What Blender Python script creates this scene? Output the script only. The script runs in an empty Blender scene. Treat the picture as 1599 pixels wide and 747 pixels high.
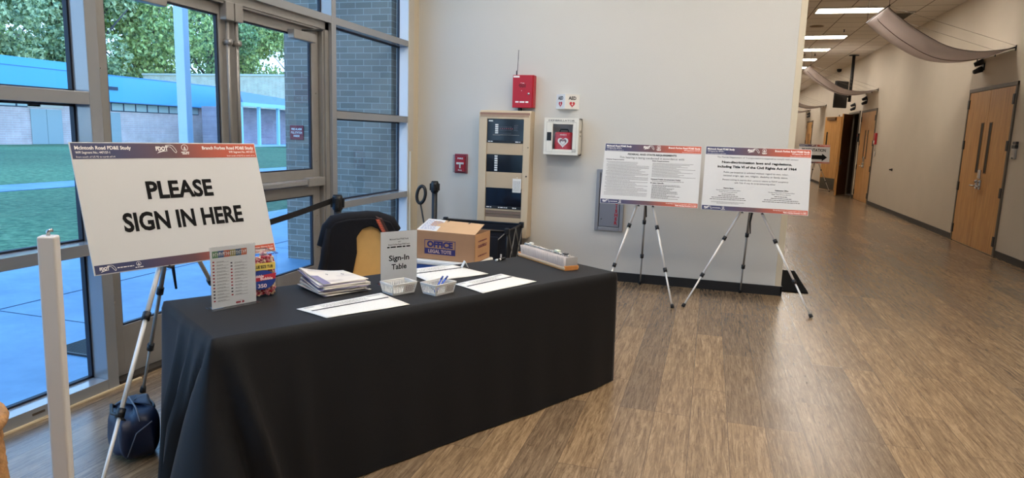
import bpy, bmesh, math, random
from math import sin, cos, pi, radians, atan2, hypot
from mathutils import Vector, Matrix, Euler, noise
random.seed(7)
S = bpy.context.scene
COL = S.collection

# ------------------------------------------------------------------ camera
cam_d = bpy.data.cameras.new('camera')
cam = bpy.data.objects.new('camera', cam_d); COL.objects.link(cam)
F_PX, PITCH, YAW, ROLL = 1040.45, .1570, -.28363, -.03207
cam_d.sensor_fit = 'HORIZONTAL'; cam_d.sensor_width = 36.0
cam_d.lens = 36.0 * F_PX / 1599.0
cam_d.clip_start = .05; cam_d.clip_end = 400
_f = Vector((sin(YAW) * cos(PITCH), cos(YAW) * cos(PITCH), -sin(PITCH)))
_r = Vector((cos(YAW), -sin(YAW), 0)); _d = -_r.cross(_f)
_r2 = _r * cos(ROLL) + _d * sin(ROLL); _d2 = _d * cos(ROLL) - _r * sin(ROLL)
cam.matrix_world = Matrix(((_r2.x, -_d2.x, -_f.x, 0), (_r2.y, -_d2.y, -_f.y, 0), (_r2.z, -_d2.z, -_f.z, 1.6), (0, 0, 0, 1)))
S.camera = cam

# ------------------------------------------------------------------ world, exposure, lamp strengths
SKY_STRENGTH = 3.3
TROFFER = 25.0
S.view_settings.view_transform = 'Standard'
S.view_settings.look = 'None'
S.view_settings.exposure = 0.0
S.view_settings.gamma = 1.0
S.view_settings.use_curve_mapping = False
w = bpy.data.worlds.new('sky'); S.world = w; w.use_nodes = True
nt = w.node_tree; nt.nodes.clear()
tc = nt.nodes.new('ShaderNodeTexCoord'); sep = nt.nodes.new('ShaderNodeSeparateXYZ')
cr = nt.nodes.new('ShaderNodeValToRGB'); bg = nt.nodes.new('ShaderNodeBackground'); out = nt.nodes.new('ShaderNodeOutputWorld')
nt.links.new(tc.outputs['Generated'], sep.inputs[0]); nt.links.new(sep.outputs['Z'], cr.inputs[0])
cr.color_ramp.elements[0].position = 0.0; cr.color_ramp.elements[0].color = (.84, 1.0, 1.18, 1)
cr.color_ramp.elements[1].position = .7; cr.color_ramp.elements[1].color = (.20, .50, .95, 1)
nt.links.new(cr.outputs[0], bg.inputs[0]); nt.links.new(bg.outputs[0], out.inputs[0])
bg.inputs[1].default_value = SKY_STRENGTH

# ------------------------------------------------------------------ materials
def lin(c):
    return tuple(((v / 255) / 12.92 if v / 255 <= .04045 else ((v / 255 + .055) / 1.055) ** 2.4) for v in c) + (1,)
MATS = {}
def mat(name, col, rough=.6, metal=0, spec=.5, alpha=1, noise_amt=0, noise_scale=20, bump=0, bump_scale=60, trans=0, emit=0, coat=0):
    if name in MATS: return MATS[name]
    m = bpy.data.materials.new(name); m.use_nodes = True; t = m.node_tree; b = t.nodes['Principled BSDF']
    c = lin(col); b.inputs['Base Color'].default_value = c
    b.inputs['Roughness'].default_value = rough; b.inputs['Metallic'].default_value = metal
    b.inputs['Specular IOR Level'].default_value = spec; b.inputs['Alpha'].default_value = alpha
    b.inputs['Transmission Weight'].default_value = trans
    b.inputs['Coat Weight'].default_value = coat
    if emit:
        b.inputs['Emission Color'].default_value = c; b.inputs['Emission Strength'].default_value = emit
    if noise_amt or bump:
        co = t.nodes.new('ShaderNodeTexCoord')
    if noise_amt:
        n = t.nodes.new('ShaderNodeTexNoise'); n.inputs['Scale'].default_value = noise_scale; n.inputs['Detail'].default_value = 6
        t.links.new(co.outputs['Object'], n.inputs['Vector'])
        r = t.nodes.new('ShaderNodeMapRange'); r.inputs['From Min'].default_value = .3; r.inputs['From Max'].default_value = .7
        r.inputs['To Min'].default_value = 1 - noise_amt; r.inputs['To Max'].default_value = 1 + noise_amt
        t.links.new(n.outputs[0], r.inputs[0])
        mx = t.nodes.new('ShaderNodeVectorMath'); mx.operation = 'SCALE'; mx.inputs[0].default_value = c[:3]
        t.links.new(r.outputs[0], mx.inputs['Scale']); t.links.new(mx.outputs[0], b.inputs['Base Color'])
    if bump:
        n2 = t.nodes.new('ShaderNodeTexNoise'); n2.inputs['Scale'].default_value = bump_scale; n2.inputs['Detail'].default_value = 4
        t.links.new(co.outputs['Object'], n2.inputs['Vector'])
        bp = t.nodes.new('ShaderNodeBump'); bp.inputs['Strength'].default_value = bump; bp.inputs['Distance'].default_value = .01
        t.links.new(n2.outputs[0], bp.inputs['Height']); t.links.new(bp.outputs[0], b.inputs['Normal'])
    MATS[name] = m; return m
def nodes(m): return m.node_tree, m.node_tree.nodes['Principled BSDF']

def glass_mat(name, tint, rough=0.0, mixf=.07):
    m = bpy.data.materials.new(name); m.use_nodes = True; t = m.node_tree; t.nodes.clear()
    o = t.nodes.new('ShaderNodeOutputMaterial'); mx = t.nodes.new('ShaderNodeMixShader')
    tr = t.nodes.new('ShaderNodeBsdfTransparent'); gl = t.nodes.new('ShaderNodeBsdfGlossy'); fr = t.nodes.new('ShaderNodeFresnel')
    tr.inputs[0].default_value = tint + (1,); gl.inputs['Roughness'].default_value = rough; fr.inputs[0].default_value = 1.45
    ge = t.nodes.new('ShaderNodeNewGeometry'); mm = t.nodes.new('ShaderNodeMath'); mm.operation = 'SUBTRACT'; mm.inputs[0].default_value = 1; t.links.new(ge.outputs['Backfacing'], mm.inputs[1])
    ml = t.nodes.new('ShaderNodeMath'); ml.operation = 'MULTIPLY'; t.links.new(mm.outputs[0], ml.inputs[0]); t.links.new(fr.outputs[0], ml.inputs[1])
    t.links.new(ml.outputs[0], mx.inputs[0]); t.links.new(tr.outputs[0], mx.inputs[1]); t.links.new(gl.outputs[0], mx.inputs[2])
    t.links.new(mx.outputs[0], o.inputs[0]); return m
GLASS = glass_mat('window_glass', (.80, .92, 1.0))
CLEAR = glass_mat('clear_acrylic', (.93, .94, .95), .05)

WALL = mat('wall_paint', (200, 196, 188), .75, bump=.12, bump_scale=90)
WALLR = mat('corridor_paint', (194, 182, 164), .7, noise_amt=.03, noise_scale=1.5, bump=.12, bump_scale=90)
CREAM = mat('cream_paint', (206, 192, 166), .55)
ALU = mat('champagne_aluminium', (150, 151, 153), .18, .25)
ALUD = mat('door_aluminium', (146, 142, 137), .36, .35, noise_amt=.06, noise_scale=8)
GASKET = mat('black_gasket', (18, 22, 38), .6)
BLACK = mat('black_plastic', (20, 20, 22), .45)
RUBBER = mat('black_rubber', (14, 13, 14), .75)
BASEB = mat('baseboard_rubber', (24, 23, 24), .5)
WHITE = mat('white_plastic', (225, 222, 216), .4)
LEGM = mat('brushed_aluminium_tube', (222, 217, 210), .42, .15)
LEGD = mat('dull_aluminium_tube', (150, 146, 140), .4, .3)
CHROME = mat('satin_chrome', (190, 188, 184), .25, .9)
INK = mat('black_ink', (14, 13, 13), .8, spec=.2)
GREYINK = mat('grey_ink', (120, 116, 112), .8)
WINK = mat('white_ink', (238, 232, 226), .7)
FOAM = mat('white_board_paper', (200, 198, 195), .55)
PAPER = mat('white_paper', (226, 222, 214), .7)
ACRY = mat('frosted_insert_paper', (232, 231, 230), .35)
CLOTH = mat('black_tablecloth', (9, 9, 12), .7, spec=.3, noise_amt=.12, noise_scale=5, bump=.15, bump_scale=300)
_cb = nodes(CLOTH)[1]; _cb.inputs['Sheen Weight'].default_value = .10; _cb.inputs['Sheen Roughness'].default_value = .35; _cb.inputs['Sheen Tint'].default_value = (1, .85, .75, 1)
RED = mat('red_enamel', (176, 18, 36), .4)
WOODD = None

# ------------------------------------------------------------------ mesh builder
class MB:
    def __init__(s): s.v = []; s.f = []; s.mi = []; s.sm = []
    def add(s, vs, fs, mi=0, sm=False):
        n = len(s.v); s.v += [tuple(v) for v in vs]
        for f in fs: s.f.append([i + n for i in f]); s.mi.append(mi); s.sm.append(sm)
        return s
    def box(s, x0, x1, y0, y1, z0, z1, mi=0, M=None):
        vs = [(x, y, z) for z in (z0, z1) for y in (y0, y1) for x in (x0, x1)]
        if M: vs = [M @ Vector(v) for v in vs]
        return s.add(vs, [(0, 2, 3, 1), (4, 5, 7, 6), (0, 1, 5, 4), (2, 6, 7, 3), (0, 4, 6, 2), (1, 3, 7, 5)], mi)
    def rbox(s, x0, x1, y0, y1, z0, z1, r=.004, mi=0, M=None, seg=2):
        bm = bmesh.new(); bmesh.ops.create_cube(bm, size=1)
        for v in bm.verts:
            v.co = Vector((x0 + (v.co.x + .5) * (x1 - x0), y0 + (v.co.y + .5) * (y1 - y0), z0 + (v.co.z + .5) * (z1 - z0)))
        r = min(r, (x1 - x0) * .45, (y1 - y0) * .45, (z1 - z0) * .45)
        bmesh.ops.bevel(bm, geom=bm.edges[:], offset=r, segments=seg, affect='EDGES', profile=.5)
        return s.bm(bm, mi, M)
    def bm(s, bm, mi=0, M=None, sm=False):
        bm.verts.index_update()
        vs = [(M @ v.co if M else v.co.copy()) for v in bm.verts]; fs = [[v.index for v in f.verts] for f in bm.faces]
        bm.free(); return s.add(vs, fs, mi, sm)
    def quad(s, a, b, c, d, mi=0): return s.add([a, b, c, d], [(0, 1, 2, 3)], mi)
    def tube(s, pts, r, seg=10, mi=0, cap=True, sm=True):
        pts = [Vector(p) for p in pts]; n = len(pts)
        rs = r if isinstance(r, (list, tuple)) else [r] * n
        vs = []; fs = []; up = None
        for i, p in enumerate(pts):
            t = (pts[min(i + 1, n - 1)] - pts[max(i - 1, 0)]).normalized()
            if up is None: up = Vector((0, 0, 1)) if abs(t.z) < .9 else Vector((1, 0, 0))
            a = t.cross(up)
            if a.length < 1e-4: a = t.cross(Vector((0, 1, 0)))
            a.normalize(); b = t.cross(a).normalized(); up = -b if up is None else up
            up = a.cross(t)
            for k in range(seg):
                q = 2 * pi * k / seg; vs.append(p + (a * cos(q) + b * sin(q)) * rs[i])
        for i in range(n - 1):
            for k in range(seg):
                k2 = (k + 1) % seg; fs.append((i * seg + k, i * seg + k2, (i + 1) * seg + k2, (i + 1) * seg + k))
        if cap: fs.append(tuple(range(seg))[::-1]); fs.append(tuple((n - 1) * seg + k for k in range(seg)))
        return s.add(vs, fs, mi, sm)
    def lathe(s, prof, seg=24, mi=0, c=(0, 0, 0), sm=True):
        vs = [(c[0] + r * cos(2 * pi * k / seg), c[1] + r * sin(2 * pi * k / seg), c[2] + z) for r, z in prof for k in range(seg)]
        fs = [(i * seg + k, i * seg + (k + 1) % seg, (i + 1) * seg + (k + 1) % seg, (i + 1) * seg + k) for i in range(len(prof) - 1) for k in range(seg)]
        fs.append(tuple(range(seg))[::-1]); fs.append(tuple((len(prof) - 1) * seg + k for k in range(seg)))
        return s.add(vs, fs, mi, sm)
    def prism(s, poly, y0, y1, mi=0, M=None):   # poly in x,z ; extruded along y
        n = len(poly); vs = [(x, y0, z) for x, z in poly] + [(x, y1, z) for x, z in poly]
        if M: vs = [M @ Vector(v) for v in vs]
        fs = [tuple(range(n)), tuple(range(2 * n - 1, n - 1, -1))] + [(i, i + n, (i + 1) % n + n, (i + 1) % n) for i in range(n)]
        return s.add(vs, fs, mi)
    def slab(s, poly, z0, z1, mi=0):            # poly in x,y ; extruded along z
        n = len(poly); vs = [(x, y, z0) for x, y in poly] + [(x, y, z1) for x, y in poly]
        fs = [tuple(range(n))[::-1], tuple(range(n, 2 * n))] + [(i, (i + 1) % n, (i + 1) % n + n, i + n) for i in range(n)]
        return s.add(vs, fs, mi)
    def grid(s, fn, nu, nv, mi=0, sm=True):
        vs = [fn(i / nu, j / nv) for j in range(nv + 1) for i in range(nu + 1)]
        fs = [(j * (nu + 1) + i, j * (nu + 1) + i + 1, (j + 1) * (nu + 1) + i + 1, (j + 1) * (nu + 1) + i) for j in range(nv) for i in range(nu)]
        return s.add(vs, fs, mi, sm)
def obj(name, mb, m, parent=None, label=None, kind=None, fix=False):
    me = bpy.data.meshes.new(name); me.from_pydata(mb.v, [], mb.f)
    ms = m if isinstance(m, (list, tuple)) else [m]
    for q in ms: me.materials.append(q)
    me.polygons.foreach_set('material_index', mb.mi); me.polygons.foreach_set('use_smooth', mb.sm)
    if fix:
        b = bmesh.new(); b.from_mesh(me); bmesh.ops.remove_doubles(b, verts=b.verts[:], dist=1e-5); bmesh.ops.recalc_face_normals(b, faces=b.faces[:]); b.to_mesh(me); b.free()
    me.update()
    o = bpy.data.objects.new(name, me); COL.objects.link(o)
    if parent: o.parent = parent
    if label: o['label'] = label
    if kind: o['kind'] = kind
    return o
def thing(name, label, cat, loc=(0, 0, 0), rot=(0, 0, 0), group=None):
    o = bpy.data.objects.new(name, None); COL.objects.link(o); o.empty_display_size = .05
    o.location = loc; o.rotation_euler = rot
    o['label'] = label; o['category'] = cat
    if group: o['group'] = group
    return o
def tag(o, label, cat, group=None):
    o['label'] = label; o['category'] = cat
    if group: o['group'] = group
    return o
def struct(name, mb, m, parent=None):
    o = obj(name, mb, m, parent)
    if parent is None: o['kind'] = 'structure'
    return o
def copy_thing(o, parent=None):
    c = o.copy(); COL.objects.link(c); c.parent = parent
    for ch in [x for x in bpy.data.objects if x.parent == o]: copy_thing(ch, c)
    return c

# ------------------------------------------------------------------ lettering
_tc = {}
def tmesh(body, off=0.0):
    k = (body, off)
    if k in _tc: return _tc[k]
    cu = bpy.data.curves.new('t', 'FONT'); cu.body = body; cu.size = 1; cu.offset = off; cu.resolution_u = 3
    o = bpy.data.objects.new('t', cu); COL.objects.link(o)
    dg = bpy.context.evaluated_depsgraph_get(); me = bpy.data.meshes.new_from_object(o.evaluated_get(dg))
    vs = [(v.co.x, v.co.y) for v in me.vertices]; fs = [tuple(p.vertices) for p in me.polygons]
    bpy.data.objects.remove(o); bpy.data.curves.remove(cu); bpy.data.meshes.remove(me)
    _tc[k] = (vs, fs); return _tc[k]
_H = max(y for x, y in tmesh('H')[0])
def txt(mb, body, x, z, h, w=None, al='C', y=-.001, off=0.0, mi=0, M=None, slant=0):
    vs, fs = tmesh(body, off)
    x0 = min(a for a, b in vs); x1 = max(a for a, b in vs)
    sy = h / _H; sx = w / (x1 - x0) if w else sy
    W = (x1 - x0) * sx; ox = x - (W / 2 if al == 'C' else (W if al == 'R' else 0))
    out = [Vector((ox + (a - x0) * sx + slant * b * sy, y, z + b * sy)) for a, b in vs]
    if M: out = [M @ v for v in out]
    mb.add(out, fs, mi)
def words(mb, x0, x1, z, h, y=-.001, mi=0, rnd=random):
    x = x0
    while x < x1 - h:
        l = min(h * rnd.uniform(1.6, 5), x1 - x); mb.quad((x, y, z), (x + l, y, z), (x + l, y, z + h), (x, y, z + h), mi); x += l + h * .7

# =================================================================== SETTING
# floor: vinyl planks running down the corridor
def floor_mat():
    m = bpy.data.materials.new('vinyl_planks'); m.use_nodes = True; t, b = nodes(m); L = t.links; N = t.nodes.new
    co = N('ShaderNodeTexCoord'); mp = N('ShaderNodeMapping'); mp.inputs['Rotation'].default_value = (0, 0, pi / 2)
    L.new(co.outputs['Object'], mp.inputs[0])
    br = N('ShaderNodeTexBrick'); br.inputs['Scale'].default_value = 1; br.inputs['Brick Width'].default_value = 1.28; br.inputs['Row Height'].default_value = .205
    br.inputs['Mortar Size'].default_value = .0016; br.inputs['Mortar Smooth'].default_value = .2; br.offset = .37; br.offset_frequency = 3
    br.inputs['Color1'].default_value = (0, 0, 0, 1); br.inputs['Color2'].default_value = (1, 1, 1, 1); br.inputs['Mortar'].default_value = (.5, .5, .5, 1); br.inputs['Bias'].default_value = 0
    L.new(mp.outputs[0], br.inputs['Vector'])
    # per-plank offset for grain
    sc = N('ShaderNodeVectorMath'); sc.operation = 'SCALE'; sc.inputs['Scale'].default_value = 13.0; L.new(br.outputs['Color'], sc.inputs[0])
    ad = N('ShaderNodeVectorMath'); ad.operation = 'ADD'; L.new(co.outputs['Object'], ad.inputs[0]); L.new(sc.outputs[0], ad.inputs[1])
    m1 = N('ShaderNodeMapping'); m1.inputs['Scale'].default_value = (64, 4.5, 1); L.new(ad.outputs[0], m1.inputs[0])
    n1 = N('ShaderNodeTexNoise'); n1.inputs['Scale'].default_value = 1; n1.inputs['Detail'].default_value = 7; n1.inputs['Roughness'].default_value = .65; n1.inputs['Distortion'].default_value = 1.2; L.new(m1.outputs[0], n1.inputs['Vector'])
    m2 = N('ShaderNodeMapping'); m2.inputs['Scale'].default_value = (8, 1.5, 1); L.new(ad.outputs[0], m2.inputs[0])
    n2 = N('ShaderNodeTexNoise'); n2.inputs['Scale'].default_value = 1; n2.inputs['Detail'].default_value = 3; n2.inputs['Distortion'].default_value = 2.5; L.new(m2.outputs[0], n2.inputs['Vector'])
    wv = N('ShaderNodeMath'); wv.operation = 'MULTIPLY'; wv.inputs[1].default_value = 14; L.new(n2.outputs[0], wv.inputs[0])
    fr = N('ShaderNodeMath'); fr.operation = 'FRACT'; L.new(wv.outputs[0], fr.inputs[0])
    r1 = N('ShaderNodeValToRGB'); e = r1.color_ramp.elements
    e[0].position = .3; e[0].color = lin((104, 85, 66)); e[1].position = .7; e[1].color = lin((168, 145, 117))
    a = r1.color_ramp.elements.new(.5); a.color = lin((142, 120, 95)); L.new(n1.outputs[0], r1.inputs[0])
    m3 = N('ShaderNodeMapping'); m3.inputs['Scale'].default_value = (26, 1.6, 1); L.new(ad.outputs[0], m3.inputs[0])
    n3 = N('ShaderNodeTexNoise'); n3.inputs['Scale'].default_value = 1; n3.inputs['Detail'].default_value = 9; n3.inputs['Roughness'].default_value = .7; n3.inputs['Distortion'].default_value = 1.8; L.new(m3.outputs[0], n3.inputs['Vector'])
    r3 = N('ShaderNodeValToRGB'); e = r3.color_ramp.elements; e[0].position = .32; e[0].color = (.62, .58, .54, 1); e[1].position = .56; e[1].color = (1.05, 1.03, 1.0, 1); L.new(n3.outputs[0], r3.inputs[0])
    mx0 = N('ShaderNodeMix'); mx0.data_type = 'RGBA'; mx0.blend_type = 'MULTIPLY'; mx0.inputs[0].default_value = .9; L.new(r1.outputs[0], mx0.inputs[6]); L.new(r3.outputs[0], mx0.inputs[7])
    rg = N('ShaderNodeValToRGB'); e = rg.color_ramp.elements; e[0].position = 0; e[0].color = (.62, .59, .56, 1); e[1].position = .22; e[1].color = (1, 1, 1, 1); L.new(fr.outputs[0], rg.inputs[0])
    mx1 = N('ShaderNodeMix'); mx1.data_type = 'RGBA'; mx1.blend_type = 'MULTIPLY'; mx1.inputs[0].default_value = .75; L.new(mx0.outputs[2], mx1.inputs[6]); L.new(rg.outputs[0], mx1.inputs[7])
    rp = N('ShaderNodeValToRGB'); e = rp.color_ramp.elements; e[0].position = 0; e[0].color = (.70, .70, .72, 1); e[1].position = 1; e[1].color = (1.12, 1.07, .98, 1); L.new(br.outputs['Color'], rp.inputs[0])
    mx2 = N('ShaderNodeMix'); mx2.data_type = 'RGBA'; mx2.blend_type = 'MULTIPLY'; mx2.inputs[0].default_value = 1; L.new(mx1.outputs[2], mx2.inputs[6]); L.new(rp.outputs[0], mx2.inputs[7])
    mx3 = N('ShaderNodeMix'); mx3.data_type = 'RGBA'; L.new(br.outputs['Fac'], mx3.inputs[0]); L.new(mx2.outputs[2], mx3.inputs[6]); mx3.inputs[7].default_value = lin((88, 72, 58))
    L.new(mx3.outputs[2], b.inputs['Base Color'])
    b.inputs['Roughness'].default_value = .27; b.inputs['Specular IOR Level'].default_value = .5
    bp = N('ShaderNodeBump'); bp.inputs['Strength'].default_value = .12; bp.inputs['Distance'].default_value = .002; L.new(n1.outputs[0], bp.inputs['Height']); L.new(bp.outputs[0], b.inputs['Normal'])
    return m
struct('floor', MB().box(-3.56, 4.3, -4.2, 46, -.12, 0), floor_mat())

# ceiling of 2x2 tiles
def ceil_mat():
    m = bpy.data.materials.new('ceiling_tile'); m.use_nodes = True; t, b = nodes(m); L = t.links; N = t.nodes.new
    co = N('ShaderNodeTexCoord'); mp = N('ShaderNodeMapping'); mp.inputs['Location'].default_value = (-1.75, -14.62, 0)
    L.new(co.outputs['Object'], mp.inputs[0])
    br = N('ShaderNodeTexBrick'); br.offset = 0; br.inputs['Scale'].default_value = 1; br.inputs['Brick Width'].default_value = .635; br.inputs['Row Height'].default_value = .61
    br.inputs['Mortar Size'].default_value = .011; br.inputs['Mortar Smooth'].default_value = .1
    br.inputs['Color1'].default_value = lin((216, 208, 196)); br.inputs['Color2'].default_value = lin((208, 199, 186)); br.inputs['Mortar'].default_value = lin((120, 108, 94))
    L.new(mp.outputs[0], br.inputs['Vector']); L.new(br.outputs['Color'], b.inputs['Base Color']); b.inputs['Roughness'].default_value = .9
    return m
struct('ceiling', MB().box(-3.56, 4.3, -4.2, 46, 4.21, 4.4), ceil_mat())
struct('wall_right', MB().box(4.19, 4.34, -4.2, 22.32, 0, 4.21).box(4.19, 4.34, 24.0, 46, 0, 4.21).box(4.19, 4.34, 22.32, 24.0, 2.55, 4.21), WALLR)
struct('wall_far', MB().box(.5, 4.3, 45.8, 46, 0, 4.21), WALLR)
struct('wall_near', MB().box(-3.56, 4.3, -4.2, -4.05, 0, 4.21), WALL)
struct('wall_back', MB().box(-3.5, .752, 7.38, 7.58, 0, 4.21), WALL)
struct('wall_corridor_left', MB().box(.35, .5, 9.4, 46, 0, 4.21).box(-3.5, .5, 9.25, 9.4, 0, 4.21), WALLR)
# window wall: solid bit above and end return beside the back wall
struct('wall_left', MB().box(-3.52, -3.36, 7.22, 7.38, 0, 4.21).box(-3.52, -3.36, -4.2, 7.22, 4.05, 4.21), CREAM)
struct('trim_corner_guard', MB().rbox(.748, .81, 7.374, 7.586, .1, 4.21, .003), CREAM)
struct('trim_window_jamb', MB().rbox(-3.5, -3.343, 7.085, 7.22, 0, 4.05, .004), mat('jamb_metal', (196, 188, 174), .4))
struct('trim_jamb_daylight_face', MB().box(-3.475, -3.352, 7.079, 7.0855, .07, 3.36), mat('jamb_daylight_tint', (206, 210, 214), .4))  # thin added face, its cool tint stands for outdoor light on the jamb
struct('baseboard_back', MB().box(-3.345, .815, 7.365, 7.38, 0, .101).box(.805, .822, 7.365, 7.6, 0, .101), BASEB)
struct('baseboard_right', MB().box(4.175, 4.19, -4, 11.47, 0, .1).box(4.175, 4.19, 13.44, 20.12, 0, .1).box(4.175, 4.19, 22.05, 22.32, 0, .1).box(4.175, 4.19, 24.05, 32, 0, .1).box(4.175, 4.19, 34.1, 45.8, 0, .1), BASEB)
# metal raceway box on the jamb
o = obj('raceway_cover', MB().rbox(-3.342, -3.315, 7.095, 7.16, .3, 1.36, .004), CREAM); tag(o, 'cream metal wire cover running down the jamb at the right end of the windows', 'wire cover')

# -------- window wall (frames front at x=-3.35, glass at x=-3.48)
XF, XB, XG = -3.35, -3.50, -3.475
def pane(mb, y0, y1, z0, z1): mb.box(XG - .006, XG + .006, y0, y1, z0, z1)
def gasket(mb, y0, y1, z0, z1, t=.012):
    x0, x1 = XG - .014, XG + .016
    mb.box(x0, x1, y0, y0 + t, z0, z1); mb.box(x0, x1, y1 - t, y1, z0, z1); mb.box(x0, x1, y0, y1, z0, z0 + t); mb.box(x0, x1, y0, y1, z1 - t, z1)
RAILS = [(0, .071), (.835, .902), (1.685, 1.755), (2.527, 2.592), (3.36, 3.425), (3.98, 4.05)]
def window(n, y0, y1, mull, z_from=0):
    fr = MB()
    for a, b in mull: fr.rbox(XB, XF, a, b, 0, 4.05, .003)
    rl = [r for r in RAILS if r[0] >= z_from]
    for a, b in rl: fr.rbox(XB, XF + .0005 - .002, y0, y1, a, b, .002)
    root = struct('window_%d' % n, fr, ALU)
    gk = MB(); 
    for (a, b), (c, d) in zip(rl[:-1], rl[1:]):
        pm = MB(); pane(pm, y0, y1, b, c); obj('pane', pm, GLASS, root); gasket(gk, y0, y1, b, c)
    obj('gasket', gk, GASKET, root)
window(1, .42, 2.972, [(.345, .42), (2.972, 3.048)])
window(2, -2.3, .345, [(-2.375, -2.3)])
window(3, 5.562, 7.085, [(5.487, 5.562)])
window(4, 3.048, 5.487, [], 2.5)
window(5, -4.05, -2.375, [])
cau = MB().box(-3.352, -3.335, -4, 3.2, 0, .008); struct('trim_sill_caulk', cau, mat('caulk', (215, 195, 160), .6))
sc_ = MB()
for y, z in [(2.5, .035), (2.2, .03), (1.9, .04)]: sc_.box(-3.351, -3.3485, y, y + .07, z, z + .012)
struct('trim_sill_scuffs', sc_, mat('scuff', (70, 58, 46), .8))

# -------- glass double doors between y=3.05 and y=5.49, front face x=-3.44
DX0, DX1 = -3.485, -3.44
dj = MB(); dj.box(XB, -3.385, 5.43, 5.487, 0, 2.527); dj.box(XB, -3.385, 3.048, 3.075, 0, 2.527); dj.box(XB, -3.385, 3.048, 5.487, 2.465, 2.527); dj.box(XB, -3.40, 5.405, 5.43, 0, 2.465)
dj.box(XB, -3.395, 3.075, 5.43, 2.45, 2.465)
struct('trim_door_frame', dj, ALUD)
thr = MB().box(-3.52, -3.37, 3.075, 5.43, 0, .018); struct('trim_threshold', thr, mat('threshold_black', (50, 44, 38), .5))
def glass_door(n, y0, y1, hinge_right):
    fr = MB(); s = .075
    for a, b in ((y0, y0 + s + .03), (y1 - s - .03, y1)): fr.rbox(DX0, DX1, a, b, .02, 2.45, .004)
    for a, b in ((.02, .335), (.99, 1.222), (2.375, 2.45)): fr.rbox(DX0, DX1 - .001, y0 + s, y1 - s, a, b, .003)
    d = struct('door_%d' % n, fr, ALUD)
    g = MB(); gk = MB()
    for a, b in ((.335, .99), (1.222, 2.375)):
        g = MB(); g.box(-3.468, -3.458, y0 + s + .03, y1 - s - .03, a, b); obj('pane', g, GLASS, d)
        yy0, yy1 = y0 + s + .03, y1 - s - .03
        gk.box(-3.474, -3.45, yy0, yy0 + .01, a, b); gk.box(-3.474, -3.45, yy1 - .012, yy1, a, b); gk.box(-3.474, -3.45, yy0, yy1, a, a + .01); gk.box(-3.474, -3.45, yy0, yy1, b - .01, b)
    obj('gasket', gk, GASKET, d)
    pb = MB(); pb.rbox(-3.438, -3.385, y0 + .06, y1 - .06, 1.085, 1.145, .008); pb.rbox(-3.385, -3.368, y0 + .12, y1 - .30, 1.093, 1.137, .006)
    obj('panic_bar', pb, CHROME, d, 'satin metal push bar across the door')
    pc = MB(); yc = y1 - .10 if hinge_right else y0 + .10
    pc.rbox(-3.44, -3.375, yc - .17, yc + .09, 1.075, 1.155, .006); obj('bar_end_case', pc, ALUD, d)
    yr = (y0 + .045) if hinge_right else (y1 - .045)
    rd = MB().tube([(-3.415, yr, 1.15), (-3.415, yr, 2.36)], .0125, 10); rd.tube([(-3.415, yr, .1), (-3.415, yr, 1.08)], .0125, 10); rd.tube([(-3.44, yr, 2.19), (-3.385, yr, 2.19)], .022, 12)
    obj('latch_rod', rd, ALUD, d)
    lc = MB().rbox(-3.44, -3.38, yr - .045, yr + .04, 2.34, 2.47, .006); obj('latch_case', lc, ALUD, d)
    yh = y1 - .45 if hinge_right else y0 + .2
    cl = MB().rbox(-3.44, -3.375, yh, yh + .32, 2.325, 2.40, .006); c_ = obj('door_closer', cl, ALUD, d)
    ar = MB().tube([(-3.40, yh + .15, 2.41), (-3.34, yh + .36, 2.44), (-3.40, yh + .42, 2.455)], .009, 8); obj('closer_arm', ar, BLACK, c_)
    sc = MB()
    for z in (1.9, 1.3, .8, .5): sc.tube([(-3.44, (y1 - .05) if hinge_right else y0 + .05, z), (-3.436, (y1 - .05) if hinge_right else y0 + .05, z)], .005, 8)
    obj('screw', sc, CHROME, d)
glass_door(1, 3.078, 4.238, False)
glass_door(2, 4.244, 5.403, True)

# =================================================================== OUTSIDE
def brick_mat(name, c1, c2, mort, bw, rh, ms=.008, axis='Y', rough=.85):
    m = bpy.data.materials.new(name); m.use_nodes = True; t, b = nodes(m); L = t.links; N = t.nodes.new
    co = N('ShaderNodeTexCoord'); sp = N('ShaderNodeSeparateXYZ'); cb = N('ShaderNodeCombineXYZ'); L.new(co.outputs['Object'], sp.inputs[0])
    if axis == 'B':
        aa = N('ShaderNodeMath'); aa.operation = 'ADD'; L.new(sp.outputs['X'], aa.inputs[0]); L.new(sp.outputs['Y'], aa.inputs[1]); L.new(aa.outputs[0], cb.inputs['X'])
    else: L.new(sp.outputs[axis], cb.inputs['X'])
    L.new(sp.outputs['Z'], cb.inputs['Y'])
    br = N('ShaderNodeTexBrick'); br.inputs['Scale'].default_value = 1; br.inputs['Brick Width'].default_value = bw; br.inputs['Row Height'].default_value = rh; br.inputs['Mortar Size'].default_value = ms
    br.inputs['Color1'].default_value = lin(c1); br.inputs['Color2'].default_value = lin(c2); br.inputs['Mortar'].default_value = lin(mort); L.new(cb.outputs[0], br.inputs['Vector'])
    n = N('ShaderNodeTexNoise'); n.inputs['Scale'].default_value = 1.3; n.inputs['Detail'].default_value = 5; L.new(co.outputs['Object'], n.inputs['Vector'])
    r = N('ShaderNodeMapRange'); r.inputs['From Min'].default_value = .3; r.inputs['From Max'].default_value = .7; r.inputs['To Min'].default_value = .86; r.inputs['To Max'].default_value = 1.14; L.new(n.outputs[0], r.inputs[0])
    v = N('ShaderNodeVectorMath'); v.operation = 'SCALE'; L.new(br.outputs['Color'], v.inputs[0]); L.new(r.outputs[0], v.inputs['Scale']); L.new(v.outputs[0], b.inputs['Base Color'])
    b.inputs['Roughness'].default_value = rough; return m
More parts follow.
